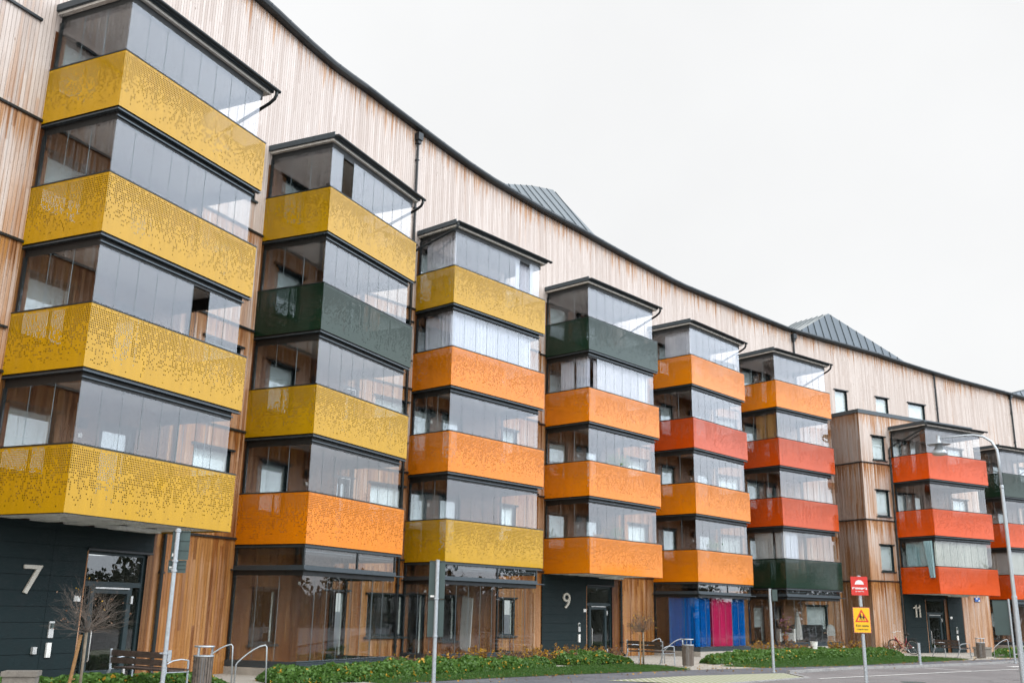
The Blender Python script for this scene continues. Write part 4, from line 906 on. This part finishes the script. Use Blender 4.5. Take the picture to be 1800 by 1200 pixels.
for i in range(3): a,b,c_,d=A[i],A[(i+1)%3],B[(i+1)%3],B[i]; prism2d(m,[a,b,c_,d],-.060,-.058)
m.build('warning_triangle','signred',o)
m=MB()
for cx,s in ((-.022,1.0),(.036,.8)):
    z=1.618; q=lambda L:[(cx+x*s,z+y*s) for x,y in L]
    prism2d(m,q([(-.018,.05),(.016,.05),(.018,.10),(.008,.112),(-.014,.112),(-.022,.08)]),-.060,-.0585); prism2d(m,q([(-.016,.052),(-.004,.052),(-.016,0),(-.028,0)]),-.060,-.0585); prism2d(m,q([(.004,.052),(.016,.052),(.026,0),(.015,0)]),-.060,-.0585)
    prism2d(m,q([(.015,.10),(.035,.065),(.028,.06),(.012,.085)]),-.060,-.0585); prism2d(m,q([(-.02,.10),(-.036,.07),(-.03,.064),(-.018,.085)]),-.060,-.0585); prism2d(m,q([(.014*math.cos(a),.126+.014*math.sin(a)) for a in np.linspace(0,6.0,10)]),-.060,-.0585)
m.build('children_symbol','signblk',o)
text('Kör sakta',.068,'signblk',o,Matrix.Translation((0,-.0590,1.485))@RX); text('Lekande barn',.044,'signblk',o,Matrix.Translation((0,-.0590,1.415))@RX)
for z in (1.88,1.34): MB().lathe([(.038,z),(.05,z+.005),(.05,z+.03),(.038,z+.035)],n=12).build('clamp','black',t)
# street lamp
t=empty('street_lamp',(14.44,28.97,GZ),math.atan2(.67,-1.43),'tall grey street lamp with curved arm and bell shaped shade','street lamp')
MB().lathe([(.085,0),(.082,.3),(.070,2.25),(.070,2.30),(.078,2.31),(.075,2.35),(.055,2.36),(.047,5.4),(.055,5.42),(.053,5.48),(.044,5.5)],n=16).build('pole','steel',t,smooth=False)
m=MB(); m.tube([(0,0,5.45),(0,0,6.2),(.02,0,6.55),(.14,0,6.80),(.35,0,6.96),(.60,0,7.02),(.9,0,7.02),(1.58,0,6.97)],[.045,.043,.041,.038,.036,.033,.030,.024],10); m.build('arm','steel',t,smooth=True)
m=MB(); m.lathe([(.055,7.06),(.05,7.0),(.055,6.84),(.08,6.82)],(1.58,0,0),n=20); m.build('lamp_neck','steel',t,smooth=True)
m=MB(); m.lathe([(.08,6.83),(.33,6.795),(.335,6.785),(.08,6.79)],(1.58,0,0),n=28); m.build('lamp_disc','steel',t)
m=MB(); m.lathe([(.10,6.79),(.105,6.72),(.15,6.63),(.20,6.56),(.215,6.50),(.205,6.49)],(1.58,0,0),n=24); m.build('lamp_shade','steel',t,smooth=True)
MB().lathe([(0,6.50),(.20,6.50),(.16,6.46),(0,6.44)],(1.58,0,0),n=20).build('lens','number',t)
# bicycles
def bicycle(loc,rz,lean,frame,label):
    t=empty('bicycle',loc,0,label,'bicycle'); t.rotation_euler=(lean,0,rz)
    def wheel(x):
        m=MB(); path=[(x+.34*math.cos(a),0,.35+.34*math.sin(a)) for a in np.linspace(0,2*math.pi,29)]; m.tube(path,.018,6,cap=False); w=m.build('wheel','rubber',t)
        m=MB(); m.tube([(x+.315*math.cos(a),0,.35+.315*math.sin(a)) for a in np.linspace(0,2*math.pi,29)],.010,5,cap=False)
        m.build('rim','alu',w); m=MB()
        for i in range(14): a=2*math.pi*i/14; m.tube([(x,.02*(-1)**i,.35),(x+.31*math.cos(a),0,.35+.31*math.sin(a))],.002,3,cap=False)
        m.tube([(x,-.05,.35),(x,.05,.35)],.025,8); m.build('spokes','alu',w)
    wheel(-.54); wheel(.54)
    m=MB(); bb=(-.08,0,.28); m.tube([(.40,0,.80),(.15,0,.42),(-.0,0,.30),bb],.020,8); m.tube([(.42,0,.86),(.38,0,.72)],.022,8); m.tube([bb,(-.24,0,.78)],.017,8); m.tube([bb,(-.54,0,.35)],.011,6); m.tube([(-.2,0,.66),(-.54,.04,.35)],.009,6); m.tube([(.385,0,.70),(-.14,0,.45)],.013,6); m.build('frame',frame,t,smooth=True)
    m=MB(); m.tube([(.41,0,.75),(.46,.05,.6),(.54,.05,.35)],.012,6); m.tube([(.41,0,.75),(.46,-.05,.6),(.54,-.05,.35)],.012,6); m.build('fork',frame,t)
    m=MB(); m.tube([(.41,0,.86),(.38,0,1.02),(.42,.10,1.06),(.36,.24,1.08),(.24,.29,1.05)],.011,6); m.tube([(.38,0,1.02),(.42,-.10,1.06),(.36,-.24,1.08),(.24,-.29,1.05)],.011,6); m.build('handlebar','alu',t,smooth=True)
    m=MB(); m.tube([(-.24,0,.78),(-.27,0,.93)],.012,6); m.build('seat_post','alu',t)
    m=MB(); m.tube([(-.42,0,.95),(-.34,0,.965),(-.22,0,.95),(-.13,0,.945)],[.05,.08,.045,.02],8); m.build('saddle','rubber',t,smooth=True)
    for x in (-.54,.54):
        m=MB(); a0=.3 if x<0 else .6; pp=[(x+.375*math.cos(a),0,.35+.375*math.sin(a)) for a in np.linspace(a0,2.9 if x<0 else 2.2,12)]
        for p,q in zip(pp,pp[1:]): m.bar(p,q,.05,.008)
        m.build('mudguard','rubber',t)
    m=MB(); m.box(-.80,-.38,-.06,.06,.755,.77); m.tube([(-.72,.05,.76),(-.56,.06,.38)],.006,5); m.tube([(-.72,-.05,.76),(-.56,-.06,.38)],.006,5); m.build('luggage_rack','rubber',t)
    m=MB(); m.lathe([(.0,-.01),(.085,-.01),(.085,.01),(0,.01)],n=14); o=m.build('crank','alu',t); o.matrix_basis=Matrix.Translation(bb)@Matrix.Rotation(R(90),4,'X')
    m=MB(); m.box(.08,.18,-.12,-.04,.14,.17); m.box(-.3,-.2,.05,.12,.38,.41); m.build('pedals','rubber',t)
    return t
bicycle((19.55,50.7,GZ),R(122),R(-6),'red','red city bicycle parked against the cladding left of entrance 11')
bicycle((25.0,50.2,GZ+.12),R(35),R(78),'bluep','blue and white bicycle lying in the planting at the far right')

# ------------------------------------------------------------------ curtains and things on the balconies
def curtain(k,l,u0,u1,side,mat,label,z0=None,z1=None,off=.10,folds=7,flare=None,name='curtain',shape=None):
    """hanging cloth just inside the glass; side 'f' front, 's' left side; l = -1 is the ground floor room"""
    zb=S[k][5]+l*FH; a=(HP-.15 if l>=0 else .225) if z0 is None else z0; b=(FH-.29 if l>=0 else 2.24) if z1 is None else z1
    m=MB(); n=max(24,int((u1-u0)*folds*7)); J=9; rs=random.Random(int(u0*100)+k*7+l); ph=rs.uniform(0,6); T=.006; off=.19+off
    def P(i,j,t):
        f=i/n; g_=j/J; u=u0+(u1-u0)*f; 
        if shape: u=shape(f,g_,u)
        w=(.036 if l>=0 else .06)*math.sin(f*(u1-u0)*folds*6.283*(1+.07*math.sin(f*9+ph))+ph)+.012*math.sin(f*31+ph*2)*(g_)
        v=off+w+t*T; z=b+(a-b)*g_
        return (u,v,z) if side=='f' else (v,u,z)
    for t in (0,1):
        for i in range(n):
            for j in range(J):
                q=[P(i,j,t),P(i+1,j,t),P(i+1,j+1,t),P(i,j+1,t)]; m.face(q if t==0 else q[::-1])
    return tag(m.build(name,mat,None,CM(k,zb),smooth=True),label,'curtain')
curtain(3,2,.2,4.6,'f','c_white','wide white curtain across the front glass above the top orange balcony of the third stack')
curtain(3,2,.2,1.6,'s','c_white','white curtain behind the left side glass of the fully curtained third stack balcony')
curtain(3,3,.25,1.65,'s','c_lace','checked net curtain behind the side glass of the top yellow balcony with sloping pipe')
curtain(3,3,3.6,4.6,'f','c_white','thin white curtain gathered at the right end of the third stack top balcony')
curtain(4,2,.16,.85,'s','c_white','white curtain nearest the corner below the top green balcony'); curtain(4,2,.95,1.65,'s','c_white','white curtain nearest the wall below the top green balcony')
curtain(4,2,.72,4.5,'f','c_lace','patterned lace curtain along the front glass below the top green balcony')
curtain(5,3,.2,1.55,'s','c_lace','striped net curtain behind the side glass of the fifth stack top balcony')
curtain(6,2,.3,1.5,'s','c_brown','brown woven blanket hung behind the glass above the upper red balcony',folds=2,name='blanket')
curtain(6,0,.15,.75,'s','c_grey','grey curtain right of the gap above the lower green balcony'); curtain(6,0,.85,1.9,'s','c_grey','grey curtain left of the gap above the lower green balcony'); curtain(6,0,.2,1.5,'f','c_white','white curtain at the left end of the front glass above the lower green balcony')
curtain(7,0,.75,2.05,'s','c_teal','pale teal curtain behind the side glass above entrance 11')
curtain(7,0,.2,4.5,'f','c_cream','cream curtain along the front glass above entrance 11')
curtain(7,0,.0,.32,'s','c_teal','pale curtain end hanging out over the balcony edge above entrance 11',z0=.78,off=-.335,folds=14,shape=lambda f,g_,u:.12+f*.5*(1-.45*g_)+(.35 if g_<.1 else 0)*0)
curtain(8,0,.3,2.0,'s','c_grey','grey striped curtain behind the side glass of the far right stack, lowest balcony')
curtain(8,0,.2,4.4,'f','c_cream','cream curtain along the front glass of the far right stack, lowest balcony')
curtain(5,-1,.15,1.7,'s','c_blue','deep blue curtain in the ground floor room behind the side glass'); curtain(5,-1,.15,1.35,'f','c_blue','blue curtain left of the pink one in the ground floor room'); curtain(5,-1,1.4,3.15,'f','c_pink','pink curtain in the ground floor room'); curtain(5,-1,3.2,4.35,'f','c_blue','blue curtain right of the pink one in the ground floor room')
# items
m=MB(); m.bar((2.94,1.75,-1.28-S[3][5]),(2.72,1.45,.50-S[3][5]),.5,.03); o=m.build('leaning_plank','board',None,CM(3,S[3][5])); tag(o,'tall grey board leaning inside the second glazed ground floor room','board')
def pot(k,u,v,z,h,label,mat='hedge',flower=False):
    t=empty('potted_plant',W(k,u,v,z),0,label,'plant'); MB().lathe([(0,0),(.09,0),(.13,.2),(.14,.22),(.11,.22),(0,.2)],n=14).build('pot','pot',t)
    rs=np.random.RandomState(int(u*10)+k); n=260; P=rs.normal(size=(n,3))*np.array([.16,.16,h*.28])+np.array([0,0,.25+h*.5]); leaves('foliage',mat,P,.09,k,parent=t)
    m=MB(); [m.tube([(0,0,.2),tuple(P[i])],.005,4,cap=False) for i in range(0,n,22)]; m.build('stem','twig',t)
    if flower:
        m=MB()
        for i in range(26): p=P[i*7]+np.array([0,0,.08]); m.lathe([(0,-.03),(.045,0),(0,.03)],tuple(p),n=6)
        m.build('flower','pink',t)
z=S[4][5]
pot(4,3.1,.6,z+FH+.25+.9,.55,'bushy pot plant behind the front glass of the fourth stack second balcony'); pot(4,2.2,.5,z+FH+1.05,.5,'smaller pot plant left of the bushy one on the fourth stack'); pot(4,2.4,.5,z+1.05,.6,'leafy pot plant behind the lowest glass of the fourth stack')
pot(5,2.2,.5,S[5][5]+1.1,.45,'dark pot plant behind the lowest glass of the fifth stack')
pot(6,.75,.75,-1.05,.85,'pink flowering pot plant in the furnished ground floor room','brn',True)
t=empty('folded_parasol',W(6,2.0,.9,-1.12),0,'closed pale parasol standing in the furnished ground floor room','parasol')
MB().lathe([(.20,.1),(.19,.6),(.12,1.1),(.02,1.5),(0,1.5)],n=9).build('canopy_cloth','parasol',t); MB().tube([(0,0,0),(0,0,1.55)],.02,8).build('pole','alu',t)
t=empty('armchair',W(6,1.15,1.0,-1.12),0,'pale cushioned garden chair in the furnished ground floor room','chair'); MB().box(-.3,.3,-.3,.3,.05,.42).build('seat','parasol',t); MB().box(-.3,.3,.22,.36,.42,.85).build('backrest','sofa',t); MB().box(-.38,-.3,-.3,.3,0,.6).build('armrest','white',t); MB().box(.3,.38,-.3,.3,0,.6).build('armrest','white',t)
t=empty('garden_sofa',W(6,3.2,1.1,-1.12),0,'black garden sofa below the window with white blind','sofa'); MB().box(-.8,.8,-.3,.3,.02,.4).build('seat','sofa',t); MB().box(-.8,.8,.3,.45,.02,.8).build('backrest','sofa',t)
t=empty('round_chair',W(6,3.95,.35,-1.12),0,'small chair with round pale back at the right end of the furnished room','chair'); m=MB(); prism2d(m,[(-.2,.3),(.2,.3),(.2,.6),(.14,.78),(0,.84),(-.14,.78),(-.2,.6)],0,.05); prism2d(m,[(-.2,.3),(-.2,.6),(-.14,.78),(0,.84),(.14,.78),(.2,.6),(.2,.3)],.05,.0501); m.build('backrest','parasol',t); MB().box(-.2,.2,.05,.42,.3,.34).build('seat','parasol',t)
for sx in (-.18,.16):
    for sy in (.06,.38): MB().box(sx,sx+.02,sy,sy+.02,0,.3).build('leg','alu',t)
# white bucket in the bed
t=empty('bucket',(13.9,46.6,GZ+.3),0,'white bucket among the leaves before the furnished ground floor room','bucket'); MB().lathe([(0,0),(.13,0),(.17,.32),(.18,.33),(.16,.33),(.12,.02),(0,.02)],n=16).build('body','white',t); MB().tube([(.17,0,.3),(.1,.1,.2),(0,.17,.15),(-.1,.1,.2),(-.17,0,.3)],.005,5).build('handle','alu',t)
# wooden chair + laundry on balconies
t=empty('wooden_chair',W(4,1.95,1.25,z+.25),0,'wooden folding chair on the lowest orange balcony of the fourth stack','chair')
for x in (0,.36):
    MB().bar((x,0,0),(x,.12,1.45),.035).build('leg','stake',t)
MB().box(0,.38,0,.36,.75,.78).build('seat','stake',t); MB().box(0,.38,.08,.11,1.25,1.36).build('backrest','stake',t)
# ------------------------------------------------------------------ trees across the street (mirrored in the glazing)
WL=np.array([(20,-34),(27,-4),(33,19),(40,33),(47,45),(57,53),(57,66),(61,80),(74,96)],float); rs=np.random.RandomState(77); n=60000
sg=rs.choice(len(WL)-1,n,p=np.hypot(*(WL[1:]-WL[:-1]).T)/np.hypot(*(WL[1:]-WL[:-1]).T).sum()); f=rs.uniform(0,1,n)[:,None]; Pw=WL[sg]*(1-f)+WL[sg+1]*f
tt=Pw[:,0]*.9+Pw[:,1]*.6; top=4.1+1.0*np.sin(tt*.55)+.8*np.sin(tt*1.37+1)+.5*np.sin(tt*3.1)
dn=np.array([.8,-.6]); off=rs.uniform(0,4.5,n); Pw=Pw+dn*off[:,None]; z=GZ+top*(rs.uniform(0,1,n)**.8)+rs.normal(size=n)*.15
o=leaves('woodland','far',np.stack([Pw[:,0],Pw[:,1],z],1),.42,9); tag(o,'dark belt of trees and bushes across the street','woodland',kind='stuff')
m=MB()
for k_ in range(90):
    j=rs.randint(0,n); x,y=Pw[j]; h=rs.uniform(3.5,6.5); m.tube([(x,y,GZ),(x+rs.normal()*.2,y,GZ+h*.5),(x+rs.normal()*.5,y+rs.normal()*.5,GZ+h)],[.09,.06,.015],5,cap=False)
    for q in range(9):
        z0=GZ+h*rs.uniform(.4,.95); a=rs.uniform(0,6.28); L_=rs.uniform(.5,1.5); m.tube([(x,y,z0),(x+math.cos(a)*L_*.6,y+math.sin(a)*L_*.6,z0+L_*.4),(x+math.cos(a)*L_,y+math.sin(a)*L_,z0+L_*.95)],[.03,.018,.006],4,cap=False)
tag(m.build('woodland_trunks','bark'),'bare trunks and branches of the tree belt across the street','woodland',kind='stuff')
# fallen leaves on lawn and path
rs=np.random.RandomState(5); n=900; k_=rs.choice(len(PB)-4,n)+1; f=rs.uniform(0,1,n)[:,None]; A_=np.array(PB); Pl=A_[k_]*(1-f)+A_[k_+1]*f+np.array([.66,-.75])*rs.normal(0,1.0,n)[:,None]
o=leaves('fallen_leaves','ylw',np.stack([Pl[:,0],Pl[:,1],np.full(n,GZ+.03)],1),.055,4,updir=0,aspect=.8); tag(o,'dry leaves scattered on the lawn edge and path','leaves',kind='stuff')
m=MB(); m.lathe([(0,.006),(.30,.006),(.30,.003),(.33,.003),(.33,.0)],(11.2,28.6,GZ-.003),n=28); tag(m.build('manhole_cover','signbk'),'round iron manhole cover set in the road','manhole cover')
